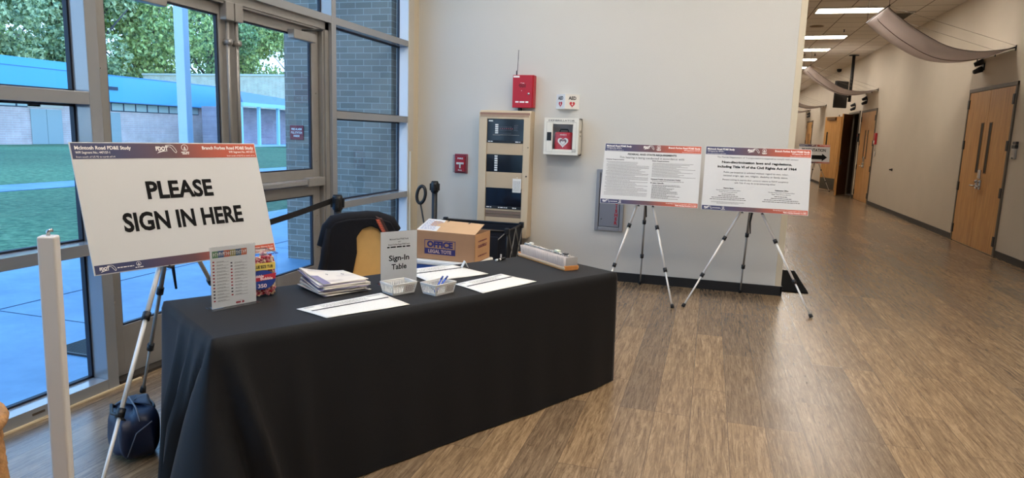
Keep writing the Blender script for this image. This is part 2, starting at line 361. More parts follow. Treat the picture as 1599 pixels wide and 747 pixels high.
# concrete walk
def ground_mat(name, c1, c2, scale, rough, detail=8, bump=0):
    m = bpy.data.materials.new(name); m.use_nodes = True; t, b = nodes(m); L = t.links; N = t.nodes.new
    co = N('ShaderNodeTexCoord'); n = N('ShaderNodeTexNoise'); n.inputs['Scale'].default_value = scale; n.inputs['Detail'].default_value = detail; n.inputs['Roughness'].default_value = .7; L.new(co.outputs['Object'], n.inputs['Vector'])
    r = N('ShaderNodeValToRGB'); r.color_ramp.elements[0].position = .35; r.color_ramp.elements[1].position = .65; r.color_ramp.elements[0].color = lin(c1); r.color_ramp.elements[1].color = lin(c2); L.new(n.outputs[0], r.inputs[0]); L.new(r.outputs[0], b.inputs['Base Color'])
    b.inputs['Roughness'].default_value = rough
    if bump:
        bp = N('ShaderNodeBump'); bp.inputs['Strength'].default_value = bump; bp.inputs['Distance'].default_value = .05; L.new(n.outputs[0], bp.inputs['Height']); L.new(bp.outputs[0], b.inputs['Normal'])
    return m
CONC = ground_mat('concrete_walk_sky_tint', (108, 136, 160), (134, 160, 184), 1.2, .55)  # blue of the reflected sky is put into the concrete colour
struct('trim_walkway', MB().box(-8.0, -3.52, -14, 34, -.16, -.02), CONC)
jt = MB()
for y in (-3.5, .2, 4.02, 7.6, 11.4): jt.add([(-8, y, -.0185), (-3.52, y + .0, -.0185), (-3.52, y + .012, -.0185), (-8, y + .012, -.0185)], [(0, 1, 2, 3)])
jt.box(-5.72, -5.70, -14, 34, -.021, -.0185)
struct('trim_walkway_joints', jt, mat('joint', (40, 52, 74), .8))
GR1 = ground_mat('lawn', (54, 88, 56), (122, 144, 98), 7, .95, 12, .6)
_t, _b = nodes(GR1); _n = _t.nodes.new('ShaderNodeTexNoise'); _n.inputs['Scale'].default_value = .12; _n.inputs['Detail'].default_value = 3; _c = _t.nodes.new('ShaderNodeTexCoord'); _t.links.new(_c.outputs['Object'], _n.inputs['Vector'])
_r = _t.nodes.new('ShaderNodeMapRange'); _r.inputs['From Min'].default_value = .35; _r.inputs['From Max'].default_value = .65; _r.inputs['To Min'].default_value = .72; _r.inputs['To Max'].default_value = 1.3; _t.links.new(_n.outputs[0], _r.inputs[0])
_v = _t.nodes.new('ShaderNodeVectorMath'); _v.operation = 'SCALE'; _t.links.new(_b.inputs['Base Color'].links[0].from_socket, _v.inputs[0]); _t.links.new(_r.outputs[0], _v.inputs['Scale']); _t.links.new(_v.outputs[0], _b.inputs['Base Color'])
struct('ground_lawn', MB().box(-120, -8.0, -40, 160, -.3, -.03), GR1)
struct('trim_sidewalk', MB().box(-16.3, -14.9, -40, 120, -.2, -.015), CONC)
gm = MB()
for i in range(14): gm.box(-4.35 + i * .022, -4.34 + i * .022, 3.42, 3.74, -.018, -.006)
gm.box(-4.36, -4.02, 3.41, 3.425, -.019, -.004); gm.box(-4.36, -4.02, 3.735, 3.75, -.019, -.004)
o = obj('floor_drain_grate', gm, BLACK); tag(o, 'dark metal grate set in the walkway outside the left window', 'grate')
# brick wing wall outside the right hand window
BRK = brick_mat('grey_brick', (116, 108, 98), (136, 124, 112), (158, 152, 142), .205, .0702, .0045, 'X')
wing = obj('brick_wing_wall', MB().box(-4.95, -3.545, 7.05, 7.5, -.1, 4.6), BRK); tag(wing, 'grey brown brick wing wall standing outside the right hand windows', 'brick wall')
sg = thing('fire_alarm_sign', 'small maroon sign with white lettering on the outside brick wall', 'sign', (-4.79, 7.045, 1.53))
obj('sign_plate', MB().rbox(-.093, .093, -.006, 0, -.085, .085, .003), mat('maroon_sign', (120, 16, 40), .4), sg)
m_ = MB(); txt(m_, 'FIRE ALARM', 0, .028, .024, .14, y=-.007, off=.02); txt(m_, 'PULL STATION', 0, -.012, .024, .15, y=-.007, off=.02); txt(m_, 'INSIDE', 0, -.052, .024, .08, y=-.007, off=.02)
obj('lettering', m_, WINK, sg)
# canopy column
cl = thing('canopy_column', 'pale square metal column standing on the walkway outside the glass doors', 'column', (-7.6, 8.38, -.02))
obj('shaft', MB().rbox(-.17, .0, 0, .12, 0, 5.2, .01), mat('column_paint', (205, 214, 222), .5), cl)
obj('base_plate', MB().rbox(-.24, .07, -.07, .19, 0, .03, .004), mat('column_paint', (205, 214, 222), .5), cl)
# long school building across the lawn
BW = brick_mat('pale_brick', (236, 198, 190), (226, 188, 184), (236, 212, 206), .9, .14, .02, 'B')
ROOFB = mat('blue_metal_roof', (94, 182, 228), .45, noise_amt=.02, noise_scale=.4)
TRD = mat('dark_window_trim', (38, 60, 84), .5)
b1 = thing('school_building', 'long low brick building with a bright blue roof band across the lawn', 'building', (-41, 30, -.03))
obj('wall', MB().box(-9, 0, -32, 17.5, 0, 2.95), BW, b1)
obj('roof_fascia', MB().box(-9.5, .6, -32.5, 17.9, 2.93, 4.78).box(-9.5, .35, -32.5, 5.6, 4.78, 5.28), ROOFB, b1, 'bright blue fascia band')
tr_ = MB(); tr_.box(.595, .612, -32.5, 17.9, 4.70, 4.76); tr_.box(.595, .615, -32.5, 17.9, 2.90, 2.96)
obj('fascia_trim', tr_, mat('fascia_line', (70, 130, 180), .5), b1)
CLR = mat('clerestory_panel', (196, 206, 200), .3)
def cler(y0, y1, col=CLR):
    w_ = obj('clerestory_window', MB().box(.0, .04, y0, y1, 2.3, 2.9), TRD, b1)
    obj('pane', MB().box(.03, .05, y0 + .06, y1 - .06, 2.36, 2.86), col, w_)
y = -10.0
while y < 1.8: cler(y, y + 1.6); y += 1.6
for k in range(8): cler(8.0 + k * 1.06, 8.0 + (k + 1) * 1.06)
GDR = mat('grey_green_door', (176, 184, 184), .5)
for ya in (2.05, 3.12, 7.68): obj('steel_door', MB().rbox(0, .06, ya, ya + 1.05, 0, 2.22, .02), GDR, b1)
obj('door_head_panel', MB().box(0, .05, 1.9, 4.3, 2.3, 2.85), mat('peach_panel', (226, 206, 190), .6), b1)
obj('vent', MB().box(.6, .66, 7.0, 8.1, 3.75, 3.98), TRD, b1)
obj('corner_shade', MB().box(-.2, .3, 16.9, 17.6, 0, 2.95), mat('corner_shade_tone', (96, 104, 124), .8), b1)  # dark block added for the shadow at the building end
b2 = thing('covered_walk_building', 'low building with a grey hipped roof and pale blue posts beyond the right glass door', 'building', (-34, 50, -.03))
BP = brick_mat('lilac_brick', (178, 160, 172), (164, 146, 160), (186, 172, 182), .8, .12, .02, 'Y')
obj('wall', MB().box(-5, -1.4, -5.4, 11, 0, 3.0), BP, b2)
rf = MB(); rf.add([(.4, -7.3, 3.3), (.4, 11, 3.3), (-5, 11, 3.3), (-5, -1.5, 3.3), (-3, -3.4, 4.3), (-3, -3.0, 4.3)], [(0, 1, 5, 4), (1, 2, 5), (2, 3, 4, 5), (0, 4, 3), (0, 3, 2, 1)])
obj('roof', rf, mat('slate_roof', (120, 144, 178), .6), b2)
LB = mat('pale_blue_paint', (176, 226, 248), .5)
obj('roof_beam', MB().box(.3, .5, -7.4, 11, 3.02, 3.3), LB, b2)
for yy in (-7.3, -5.25, -2.85, -.5): obj('post', MB().box(.1, .3, yy - .1, yy + .1, 0, 3.05), LB, b2)
obj('base_curb', MB().box(-1.4, .5, -7.4, 11, 0, .12), mat('pale_curb', (190, 214, 230), .8), b2)
b3 = thing('gymnasium_building', 'tall cream brick building rising behind the blue roofed school', 'building', (-60, 75, -.03))
obj('wall', MB().box(-15, 22, 0, 14, 0, 7.9), brick_mat('sunlit_cream_brick', (255, 244, 222), (255, 236, 212), (226, 196, 170), 1.1, .16, .02, 'X'), b3)  # near-white brick colour stands in for sunlight on this wall
obj('parapet', MB().box(-15.1, 22.1, -.12, 14.1, 7.9, 8.15), mat('parapet_cap', (240, 230, 214), .7), b3)
# trees
LEAF = []
for i, (c1, c2) in enumerate([((92, 122, 84), (236, 246, 150)), ((74, 112, 88), (190, 216, 140)), ((88, 120, 92), (236, 240, 176))]):  # light leaf tones carry the dappled sun in the colour
    m = bpy.data.materials.new('foliage_%d' % i); m.use_nodes = True; t, b = nodes(m)
    oi = t.nodes.new('ShaderNodeTexCoord'); n = t.nodes.new('ShaderNodeTexNoise'); n.inputs['Scale'].default_value = 1.6; n.inputs['Detail'].default_value = 9; n.inputs['Roughness'].default_value = .8
    r = t.nodes.new('ShaderNodeValToRGB'); r.color_ramp.elements[0].position = .42; r.color_ramp.elements[1].position = .6; r.color_ramp.elements[0].color = lin(c1); r.color_ramp.elements[1].color = lin(c2)
    t.links.new(oi.outputs['Object'], n.inputs['Vector']); t.links.new(n.outputs[0], r.inputs[0]); t.links.new(r.outputs[0], b.inputs['Base Color']); b.inputs['Roughness'].default_value = .8
    LEAF.append(m)
BARK = mat('bark', (92, 86, 88), .9)
def crown(seed, n, R, H, z0):
    rnd = random.Random(seed); mb = MB(); cl = []
    for _ in range(26):
        a = rnd.uniform(0, 2 * pi); rr = R * math.sqrt(rnd.random()) * .85; z = z0 + H * rnd.random()
        k = 1 - abs((z - z0) / H - .45) * 1.1; cl.append((rr * cos(a) * k, rr * sin(a) * k, z, R * rnd.uniform(.22, .42)))
    for _ in range(n):
        c = rnd.choice(cl); d = Vector((rnd.gauss(0, 1), rnd.gauss(0, 1), rnd.gauss(0, .8))).normalized() * c[3] * rnd.uniform(.55, 1.05)
        p = Vector(c[:3]) + d; s = rnd.uniform(.12, .28)
        q = Euler((rnd.uniform(0, 6), rnd.uniform(0, 6), rnd.uniform(0, 6))).to_matrix()
        mb.add([p + q @ Vector(v) for v in ((-s, -s * .5, 0), (s * .3, -s * .6, .1 * s), (s, s * .5, 0), (-s * .3, s * .6, .1 * s))], [(0, 1, 2, 3)])
    return mb
protos = []
for i in range(3):
    R, H, z0 = [(6.5, 13, 3.5), (5.5, 15, 3), (6, 11, 4)][i]
    t_ = thing('tree', ['leafy tree', 'tree', 'tree'][i], 'tree')
    tk = MB().tube([(0, 0, -.1), (.2, .1, z0), (-.1, .2, z0 + H * .5), (.1, 0, z0 + H * .85)], [.35, .28, .18, .06], 8)
    for k in range(6):
        a = k * 1.1; tk.tube([(.1, .1, z0 + k * .9), (2.6 * cos(a), 2.6 * sin(a), z0 + 2.4 + k * 1.3), (4 * cos(a), 4 * sin(a), z0 + 4 + k * 1.4)], [.15, .09, .04], 6)
    obj('trunk', tk, BARK, t_); obj('foliage', crown(50 + i, 14000, R, H, z0), LEAF[i], t_)
    protos.append(t_)
spots = [(-66, 17, 1, 1.2), (-63, 31, 0, 1.15), (-66, 45, 2, 1.3), (-92, 52, 1, 1.7), (-95, 67, 0, 1.8), (-93, 81, 2, 1.8), (-95, 95, 0, 1.8), (-93, 109, 1, 1.7), (-95, 124, 0, 1.75), (-92, 139, 2, 1.7), (-94, 155, 0, 1.6), (-60, 3, 0, 1.15), (-84, 38, 1, 1.5), (-83, 22, 2, 1.6)]
tl = ['dark tree at the far left end of the tree line outside', 'tree behind the roof seen through the left window', 'tree behind the blue roof left of the outdoor column', 'dense dark tree behind the blue roof just left of the column', 'tall light green tree directly behind the outdoor column', 'tree seen above the cream building between column and door stiles', 'tree behind the cream building hidden by the door stiles', 'dark tree above the cream building through the right glass door', 'bright green tree above the cream building through the right glass door', 'tree beside the brick wing wall seen through the right glass door', 'tree farthest right behind the brick wing wall', 'tree cut off by the left edge above the blue roof', 'tall tree in the back row behind the school roof', 'tall back row tree seen at the top of the left window']
used = set()
for (x, y, k, s), lb in zip(spots, tl):
    t_ = copy_thing(protos[k]) if k in used else protos[k]; used.add(k)
    t_.location = (x, y, -.03); t_.scale = (s, s, s * .95); t_.rotation_euler = (0, 0, x * 1.7 + y); t_['label'] = lb; t_['group'] = 'trees behind the school'

# =================================================================== CORRIDOR
DIFF = mat('light_diffuser', (255, 247, 236), .5, emit=TROFFER)
FRW = mat('fixture_frame', (214, 206, 190), .5)
def troffer(x0, y0, label, w=1.2, l=.56):
    t_ = thing('ceiling_light', label, 'ceiling light', (x0, y0, 4.21), (0, 0, 0), 'ceiling light panels')
    obj('diffuser', MB().box(.03, w - .03, .03, l - .03, -.012, -.002), DIFF, t_)
    f = MB(); f.box(0, w, 0, .03, -.02, -.001); f.box(0, w, l - .03, l, -.02, -.001); f.box(0, .03, .03, l - .03, -.02, -.001); f.box(w - .03, w, .03, l - .03, -.02, -.001)
    obj('frame', f, FRW, t_); return t_
for y, lb in [(14.65, 'bright ceiling light panel nearest the camera in the corridor'), (18.24, 'second ceiling light panel counting back from the nearest in the corridor'), (20.66, 'third ceiling light panel down the corridor'), (23.1, 'fourth ceiling light panel down the corridor, beyond the first sprinkler heads'), (25.56, 'small fifth ceiling light panel, half behind the upper end of the second cloth swag')]:
    troffer(1.78, y, lb)
for i, y in enumerate((28.1, 30.6, 33.1, 35.6, 38, 41)): troffer(1.78, y, 'far ceiling light panel deep in the corridor, hidden by the cloth swags')
for x in (-2.35, .1):
    for y in (.4, 3.0, 5.4): troffer(x, y, 'ceiling light panel over the sign-in area, out of view above')
troffer(1.9, 1.2, 'ceiling light panel over the corridor start, out of view above'); troffer(1.9, 5.0, 'ceiling light panel over the corridor start, out of view above'); troffer(1.78, 12.2, 'ceiling light panel over the corridor start, out of view above')
# ceiling fittings
def sprinkler(x, y, lb):
    t_ = thing('sprinkler_head', lb, 'sprinkler', (x, y, 4.21), group='sprinkler heads')
    obj('stem', MB().lathe([(.03, -.006), (.012, -.008), (.012, -.05), (.02, -.055), (.02, -.06)], 12), BLACK, t_)
    obj('deflector', MB().lathe([(.03, -.062), (.03, -.066)], 12), CHROME, t_)
sprinkler(2.73, 17.4, 'small sprinkler head on the ceiling just behind the nearest light panel'); sprinkler(2.1, 20.2, 'small sprinkler head on the ceiling left of the third light panel'); sprinkler(2.72, 21.9, 'small sprinkler head right beside the far round ceiling speaker')
for x, y, lb in [(2.07, 16.85, 'round ceiling speaker between the first and second light panels'), (2.35, 22.2, 'round ceiling speaker between the third and fourth light panels')]:
    t_ = thing('ceiling_speaker', lb, 'ceiling speaker', (x, y, 4.21), group='round ceiling speakers')
    obj('grille', MB().lathe([(.15, -.002), (.15, -.012), (.02, -.018)], 24), mat('speaker_grille', (118, 96, 70), .7), t_); obj('rim', MB().lathe([(.165, -.001), (.165, -.008), (.15, -.009)], 24), FRW, t_)
rg = thing('return_air_grille', 'dark square return air grille in the ceiling behind the near swag', 'air grille', (3.04, 15.25, 4.21))
obj('backing', MB().box(0, .6, 0, 1.15, -.006, -.001), BLACK, rg)
sl = MB()
for i in range(19): sl.box(.02, .58, .03 + i * .06, .055 + i * .06, -.016, -.006)
obj('slat', sl, mat('grille_slat', (92, 84, 68), .6), rg); f = MB(); f.box(0, .6, 0, .02, -.02, 0); f.box(0, .6, 1.13, 1.15, -.02, 0); f.box(0, .02, 0, 1.15, -.02, 0); f.box(.58, .6, 0, 1.15, -.02, 0); obj('frame', f, FRW, rg)
cm = thing('dome_camera', 'small black dome camera where ceiling meets right corridor wall', 'camera', (4.12, 26.4, 4.17))
obj('housing', MB().lathe([(.08, .035), (.08, 0), (.06, -.05), (.02, -.07)], 16), BLACK, cm); obj('mount', MB().rbox(-.04, .07, -.05, .05, .0, .04), BLACK, cm)

# cloth swags
FAB = mat('sheer_mauve_cloth', (214, 207, 204), .75, bump=.1, bump_scale=40)
nt_, b_ = nodes(FAB); _o = [n for n in nt_.nodes if n.type == 'OUTPUT_MATERIAL'][0]
_t = nt_.nodes.new('ShaderNodeBsdfTranslucent'); _t.inputs[0].default_value = lin((214, 205, 202)); _m = nt_.nodes.new('ShaderNodeMixShader'); _m.inputs[0].default_value = .35
nt_.links.new(b_.outputs[0], _m.inputs[1]); nt_.links.new(_t.outputs[0], _m.inputs[2]); nt_.links.new(_m.outputs[0], _o.inputs[0])
def swag_prof(u):
    P = [(2.44, 3.70), (2.509, 3.626), (2.843, 3.367), (3.3, 3.11), (3.729, 3.03), (4.15, 3.075)]
    s = u * (len(P) - 1); i = min(int(s), len(P) - 2); t_ = s - i
    p0 = P[max(i - 1, 0)]; p1 = P[i]; p2 = P[i + 1]; p3 = P[min(i + 2, len(P) - 1)]
    f = lambda a, b, c, d: .5 * (2 * b + (c - a) * t_ + (2 * a - 5 * b + 4 * c - d) * t_ * t_ + (3 * b - a - 3 * c + d) * t_ ** 3)
    return f(p0[0], p1[0], p2[0], p3[0]), f(p0[1], p1[1], p2[1], p3[1])
def make_swag(label):
    t_ = thing('cloth_swag', label, 'ceiling drape', (0, 0, 0), group='cloth swags across the corridor')
    def fn(u, v):
        x, z = swag_prof(u); c = sin(pi * v); g = .05 * sin(pi * u)
        return (x, v * 1.5, z - c * .06 * sin(pi * u) ** .5 + .012 * sin(v * 16) * sin(pi * u) + .0)
    c = obj('cloth', MB().grid(fn, 40, 14), FAB, t_)
    md = c.modifiers.new('thickness', 'SOLIDIFY'); md.thickness = .006
    sm = MB(); sm.tube([(swag_prof(u / 30)[0], .75, swag_prof(u / 30)[1] - .068 * sin(pi * u / 30) ** .5 - .002) for u in range(1, 31)], .006, 6)
    for v in (.0, 1.5): sm.tube([(swag_prof(u / 30)[0], v, swag_prof(u / 30)[1]) for u in range(31)], .006, 6)
    obj('seam', sm, mat('seam_tape', (120, 106, 98), .8), t_)
    ROD = mat('rod_dark', (58, 52, 50), .4, .5)
    for x, z in ((2.44, 3.71), (4.15, 3.082)): obj('rod', MB().tube([(x, -.06, z), (x, 1.56, z)], .011, 8), ROD, t_)
    br = MB()
    for y in (.0, .75, 1.5): br.tube([(4.15, y, 3.082), (4.19, y, 3.082)], .009, 6); br.rbox(4.176, 4.19, y - .015, y + .015, 3.04, 3.12)
    obj('wall_bracket', br, ROD, t_)
    hw = MB()
    for y in (-.02, 1.52): hw.tube([(2.44, y, 3.71), (2.44, y, 4.21)], .004, 5)
    obj('hanging_wire', hw, mat('wire_dark', (60, 54, 50), .5), t_)
    gw = MB()
    for y, yy in ((.1, .05), (.75, .7), (1.4, 1.45)): gw.tube([(2.44, y, 3.73), (4.19, yy, 3.12)], .0022, 4)
    obj('guy_wire', gw, mat('guy_wire_grey', (140, 128, 116), .5), t_)
    return t_
s1 = make_swag('large pale cloth swag hanging nearest, above the first wooden double doors')
s1.location = (0, 11.8, 0)
for y, lb in ((20.35, 'middle pale cloth swag passing in front of the pole mounted screen'), (28.9, 'farther pale cloth swag just below and left of the middle one'), (33.4, 'most distant pale cloth swag with its rod on the wall over the far door')):
    c = copy_thing(s1); c.location = (0, y, 0); c['label'] = lb

# pole mounted screen
tv = thing('pole_mounted_screen', 'black screen hung on a ceiling pole beside the middle cloth swag', 'screen', (3.84, 22.3, 0))
obj('pole', MB().tube([(0, 0, 2.85), (0, 0, 4.21)], .045, 12), BLACK, tv); obj('ceiling_plate', MB().lathe([(.14, 4.19), (.14, 4.21)], 16), BLACK, tv)
Mx = Matrix.Translation((-.2, -.1, 3.0)) @ Matrix.Rotation(radians(-50), 4, 'Z')
obj('casing', MB().rbox(-.03, .05, -.36, .14, -.34, .44, .02, M=Mx), BLACK, tv)
obj('screen_face', MB().box(-.034, -.031, -.33, .11, -.30, .40, M=Mx), mat('screen_reflection_grey', (120, 116, 108), .18), tv)  # grey base colour holds the reflection on the dark screen
obj('mount_arm', MB().tube([(0, 0, 3.0), (-.17, -.02, 3.0)], .03, 8), BLACK, tv)

# wooden doors
def wood_mat():
    m = bpy.data.materials.new('honey_veneer'); m.use_nodes = True; t, b = nodes(m); L = t.links; N = t.nodes.new
    co = N('ShaderNodeTexCoord'); mp = N('ShaderNodeMapping'); mp.inputs['Scale'].default_value = (14, 14, 1.1); L.new(co.outputs['Object'], mp.inputs[0])
    n = N('ShaderNodeTexNoise'); n.inputs['Scale'].default_value = 1.6; n.inputs['Detail'].default_value = 8; n.inputs['Distortion'].default_value = 1; L.new(mp.outputs[0], n.inputs['Vector'])
    r = N('ShaderNodeValToRGB'); r.color_ramp.elements[0].position = .3; r.color_ramp.elements[1].position = .7; r.color_ramp.elements[0].color = lin((172, 120, 62)); r.color_ramp.elements[1].color = lin((204, 152, 88)); L.new(n.outputs[0], r.inputs[0]); L.new(r.outputs[0], b.inputs['Base Color'])
    b.inputs['Roughness'].default_value = .38; return m
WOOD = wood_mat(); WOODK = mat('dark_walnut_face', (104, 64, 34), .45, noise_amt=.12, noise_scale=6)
FRAME = mat('door_frame_paint', (92, 82, 70), .5); LITE = mat('dark_lite_glass', (22, 15, 12), .35, spec=.15)
def wood_doors(n, y0, y1, top=2.535):
    fr = MB(); fr.rbox(4.165, 4.25, y0, y0 + .05, 0, top + .05, .004); fr.rbox(4.165, 4.25, y1 - .05, y1, 0, top + .05, .004); fr.rbox(4.163, 4.25, y0, y1, top - .01, top + .05, .004)
    d = struct('door_%d' % n, fr, FRAME); ym = (y0 + y1) / 2
    for a, b, s in ((y0 + .053, ym - .003, 1), (ym + .003, y1 - .053, -1)):
        lf = obj('door_leaf', MB().rbox(4.172, 4.215, a, b, .012, top - .014, .002), WOOD, d)
        c = ym - s * .17
        obj('lite', MB().box(4.168, 4.176, c - .045, c + .045, 1.22, 2.0), LITE, lf)
        k = MB(); k.rbox(4.166, 4.173, c - .058, c - .045, 1.205, 2.015, .002); k.rbox(4.166, 4.173, c + .045, c + .058, 1.205, 2.015, .002); k.rbox(4.166, 4.173, c - .058, c + .058, 2.0, 2.015, .002); k.rbox(4.166, 4.173, c - .058, c + .058, 1.205, 1.22, .002)
        obj('lite_frame', k, mat('lite_frame_brown', (120, 84, 48), .5), lf)
        hy = a if s > 0 else b
        for z in (.22, .95, 1.65, 2.33): obj('hinge', MB().rbox(4.155, 4.175, hy - .035, hy + .035, z - .075, z + .075, .004), BLACK, lf)
        h = MB(); h.rbox(4.15, 4.173, ym - s * .07 - .03, ym - s * .07 + .03, .95, 1.1, .005); h.tube([(4.15, ym - s * .07, 1.0), (4.11, ym - s * .07, 1.0), (4.11, ym - s * .19, 1.0)], .011, 8); h.tube([(4.15, ym - s * .07, 1.07), (4.135, ym - s * .07, 1.07)], .02, 10)
        obj('lever_handle', h, CHROME, lf)
    h = MB(); h.rbox(4.148, 4.173, ym - .05, ym + .05, 1.12, 1.26, .006); obj('lock_body', h, CHROME, d)
    return d
wood_doors(3, 11.5, 13.4); wood_doors(4, 20.15, 22.02); wood_doors(5, 32.1, 34.0)
# opening with the propped leaf
of = MB(); of.rbox(4.165, 4.34, 22.32, 22.37, 0, 2.6, .004); of.rbox(4.165, 4.34, 23.95, 24.0, 0, 2.6, .004); of.rbox(4.165, 4.34, 22.32, 24.0, 2.54, 2.6, .004)
d6 = struct('door_6', of, FRAME)
struct('wall_room_beyond', MB().box(4.34, 7.0, 22.0, 22.1, 0, 3).box(4.34, 7.0, 24.2, 24.3, 0, 3).box(6.9, 7.0, 22, 24.3, 0, 3).box(4.34, 7.0, 22, 24.3, 2.9, 3.0), mat('room_dimness_tone', (70, 50, 36), .8))  # dark wall colour holds the dimness of the room
struct('floor_room_beyond', MB().box(4.3, 7, 22, 24.3, -.1, 0), mat('room_dimness_floor_tone', (70, 56, 46), .6))  # floor colour darkened for the dim room
def leaf(hx, hy, fx, fy, m, w=.93):
    ang = atan2(fy - hy, fx - hx); M = Matrix.Translation((hx, hy, 0)) @ Matrix.Rotation(ang, 4, 'Z')
    lf = obj('door_leaf', MB().rbox(0, hypot(fx - hx, fy - hy), -.022, .022, .012, 2.52, .003, M=M), m, d6)
    return lf, M, hypot(fx - hx, fy - hy)
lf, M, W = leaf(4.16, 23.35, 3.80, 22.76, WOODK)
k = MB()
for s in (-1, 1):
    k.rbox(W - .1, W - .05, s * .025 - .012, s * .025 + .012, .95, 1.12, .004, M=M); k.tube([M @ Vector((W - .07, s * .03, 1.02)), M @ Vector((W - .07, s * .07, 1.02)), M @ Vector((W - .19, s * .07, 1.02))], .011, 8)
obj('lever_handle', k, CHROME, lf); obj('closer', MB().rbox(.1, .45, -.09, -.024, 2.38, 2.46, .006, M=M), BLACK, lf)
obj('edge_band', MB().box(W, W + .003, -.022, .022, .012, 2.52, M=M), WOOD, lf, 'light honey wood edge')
# light leaf of the next doorway, standing open
fr = MB(); fr.rbox(4.165, 4.19, 25.75, 25.8, 0, 2.6, .004)
d7 = struct('door_7', fr, FRAME); ang = atan2(.8 * .6, -.4)
M = Matrix.Translation((4.15, 25.05, 0)) @ Matrix.Rotation(radians(112), 4, 'Z')
lf = obj('door_leaf', MB().rbox(0, .95, -.022, .022, .02, 2.52, .003, M=M), WOOD, d7)
obj('kick_plate', MB().box(.03, .92, .0221, .0245, .03, .42, M=M), mat('kick_plate_grey', (86, 84, 78), .35, .6), lf)
obj('lite', MB().box(.72, .80, .0221, .026, 1.22, 2.0, M=M), LITE, lf)
k = MB(); k.tube([M @ Vector((.86, .02, 1.03)), M @ Vector((.86, .07, 1.03)), M @ Vector((.74, .07, 1.03))], .012, 8); k.rbox(.83, .89, .022, .035, .95, 1.12, .004, M=M); obj('lever_handle', k, CHROME, lf)
obj('closer', MB().rbox(.25, .75, .024, .09, 2.40, 2.50, .008, M=M), mat('bronze_closer', (98, 70, 40), .45), lf)

def spotlight(y, z, lb):
    t_ = thing('twin_head_spotlight', lb, 'spotlight', (4.19, y, z), group='black twin spotlights above the doors')
    obj('back_plate', MB().rbox(-.02, 0, -.05, .05, -.06, .06, .004), BLACK, t_)
    for dz in (-.06, .06):
        M = Matrix.Translation((-.07, .02, dz)) @ Matrix.Rotation(radians(65), 4, 'Y') @ Matrix.Rotation(radians(18 if dz > 0 else -18), 4, 'X')
        h = MB(); vs = [(.035, -.07), (.05, .05), (.05, .07)]
        h.lathe(vs, 14); h.v = [tuple(M @ Vector(v)) for v in h.v]; obj('lamp_head', h, BLACK, t_)
spotlight(12.98, 2.93, 'black twin headed spotlight above the nearest wooden double doors'); spotlight(21.6, 2.85, 'black twin headed spotlight above the second wooden double doors'); spotlight(23.2, 2.75, 'black twin headed spotlight above the open doorway beside the screen'); spotlight(33.3, 2.85, 'black twin headed spotlight above the farthest door')
kp = thing('card_reader', 'grey and black card reader on the wall right of the nearest wooden doors', 'card reader', (4.19, 11.3, 1.46))
obj('body', MB().rbox(-.035, 0, -.055, .055, 0, .16, .012), mat('reader_grey', (150, 142, 134), .4), kp)
obj('display', MB().rbox(-.04, 0, -.06, .06, .155, .205, .006), BLACK, kp); obj('top_display', MB().rbox(-.035, 0, -.06, .06, .212, .255, .006), BLACK, kp)
k = MB()
for i in range(3): k.rbox(-.04, -.034, -.03 + i * .022, -.016 + i * .022, .012, .026, .002)
obj('key', k, BLACK, kp); obj('led_window', MB().box(-.0365, -.034, -.03, .03, .06, .13), mat('reader_window', (176, 168, 160), .2), kp)
fa = thing('pull_station', 'small red alarm pull station beside the second wooden double doors', 'fire alarm', (4.19, 19.95, 1.62))
obj('body', MB().rbox(-.05, 0, -.09, .09, 0, .3, .01), RED, fa); obj('instruction_plate', MB().rbox(-.056, -.05, -.06, .06, .02, .1, .003), WHITE, fa)
cr2 = thing('door_status_box', 'dark wall box between the open doorway and the second wooden doors', 'wall box', (4.19, 22.17, 1.68))
obj('body', MB().rbox(-.05, 0, -.08, .08, 0, .25, .01), BLACK, cr2); obj('face_plate', MB().rbox(-.055, -.05, -.05, .05, .16, .22, .003), RED, cr2)
tc2 = thing('hanging_tag', 'white paper tag hanging under the red pull station', 'tag', (4.17, 19.9, 1.3)); obj('card', MB().rbox(-.004, .004, -.05, .05, 0, .14, .001), WHITE, tc2); obj('string', MB().tube([(0, 0, .14), (.0, .02, .32)], .003, 5), BLACK, tc2)
ws = thing('door_wall_stop', 'small dark door stop on the right corridor wall past the second doors', 'door stop', (4.19, 17.97, 1.03)); obj('base', MB().rbox(-.02, 0, -.04, .04, -.03, .03, .004), BLACK, ws); obj('bumper', MB().tube([(-.015, 0, 0), (-.06, 0, 0)], .016, 10), RUBBER, ws)

# =================================================================== BACK WALL ITEMS (wall face y=7.38)
YW = 7.38
fp = thing('alarm_cabinet', 'tall beige metal fire alarm cabinet with dark windows mounted on back wall', 'alarm cabinet', (-2.228, YW, .43))
BEI = mat('beige_cabinet', (204, 182, 150), .5); BEID = mat('beige_inset', (190, 166, 134), .55)
obj('body', MB().rbox(-.299, .299, -.155, 0, 0, 1.422, .006), BEI, fp)
dr = MB(); x0, x1 = -.299, .299
for a, b in ((x0, -.207), (.222, x1)): dr.rbox(a, b, -.18, -.155, 0, 1.40, .003)
for a, b in ((1.328, 1.40), (0, .02)): dr.rbox(-.207, .222, -.18, -.155, a, b, .003)
door = obj('door', dr, BEI, fp)
for a, b in ((.932, 1.062), (.555, .735), (.295, .318), (.02, .22)): obj('filler_panel', MB().rbox(-.205, .22, -.172, -.155, a, b, .003), BEID, door)
vt = MB(); vt.box(-.29, .29, -.1805, -.17, 1.372, 1.398)
for i in range(38): vt.box(-.285 + i * .015, -.278 + i * .015, -.183, -.180, 1.35, 1.37)
obj('vent', vt, mat('vent_brown', (150, 112, 92), .6), door)
DK = mat('smoked_window', (14, 17, 26), .12)
names = []
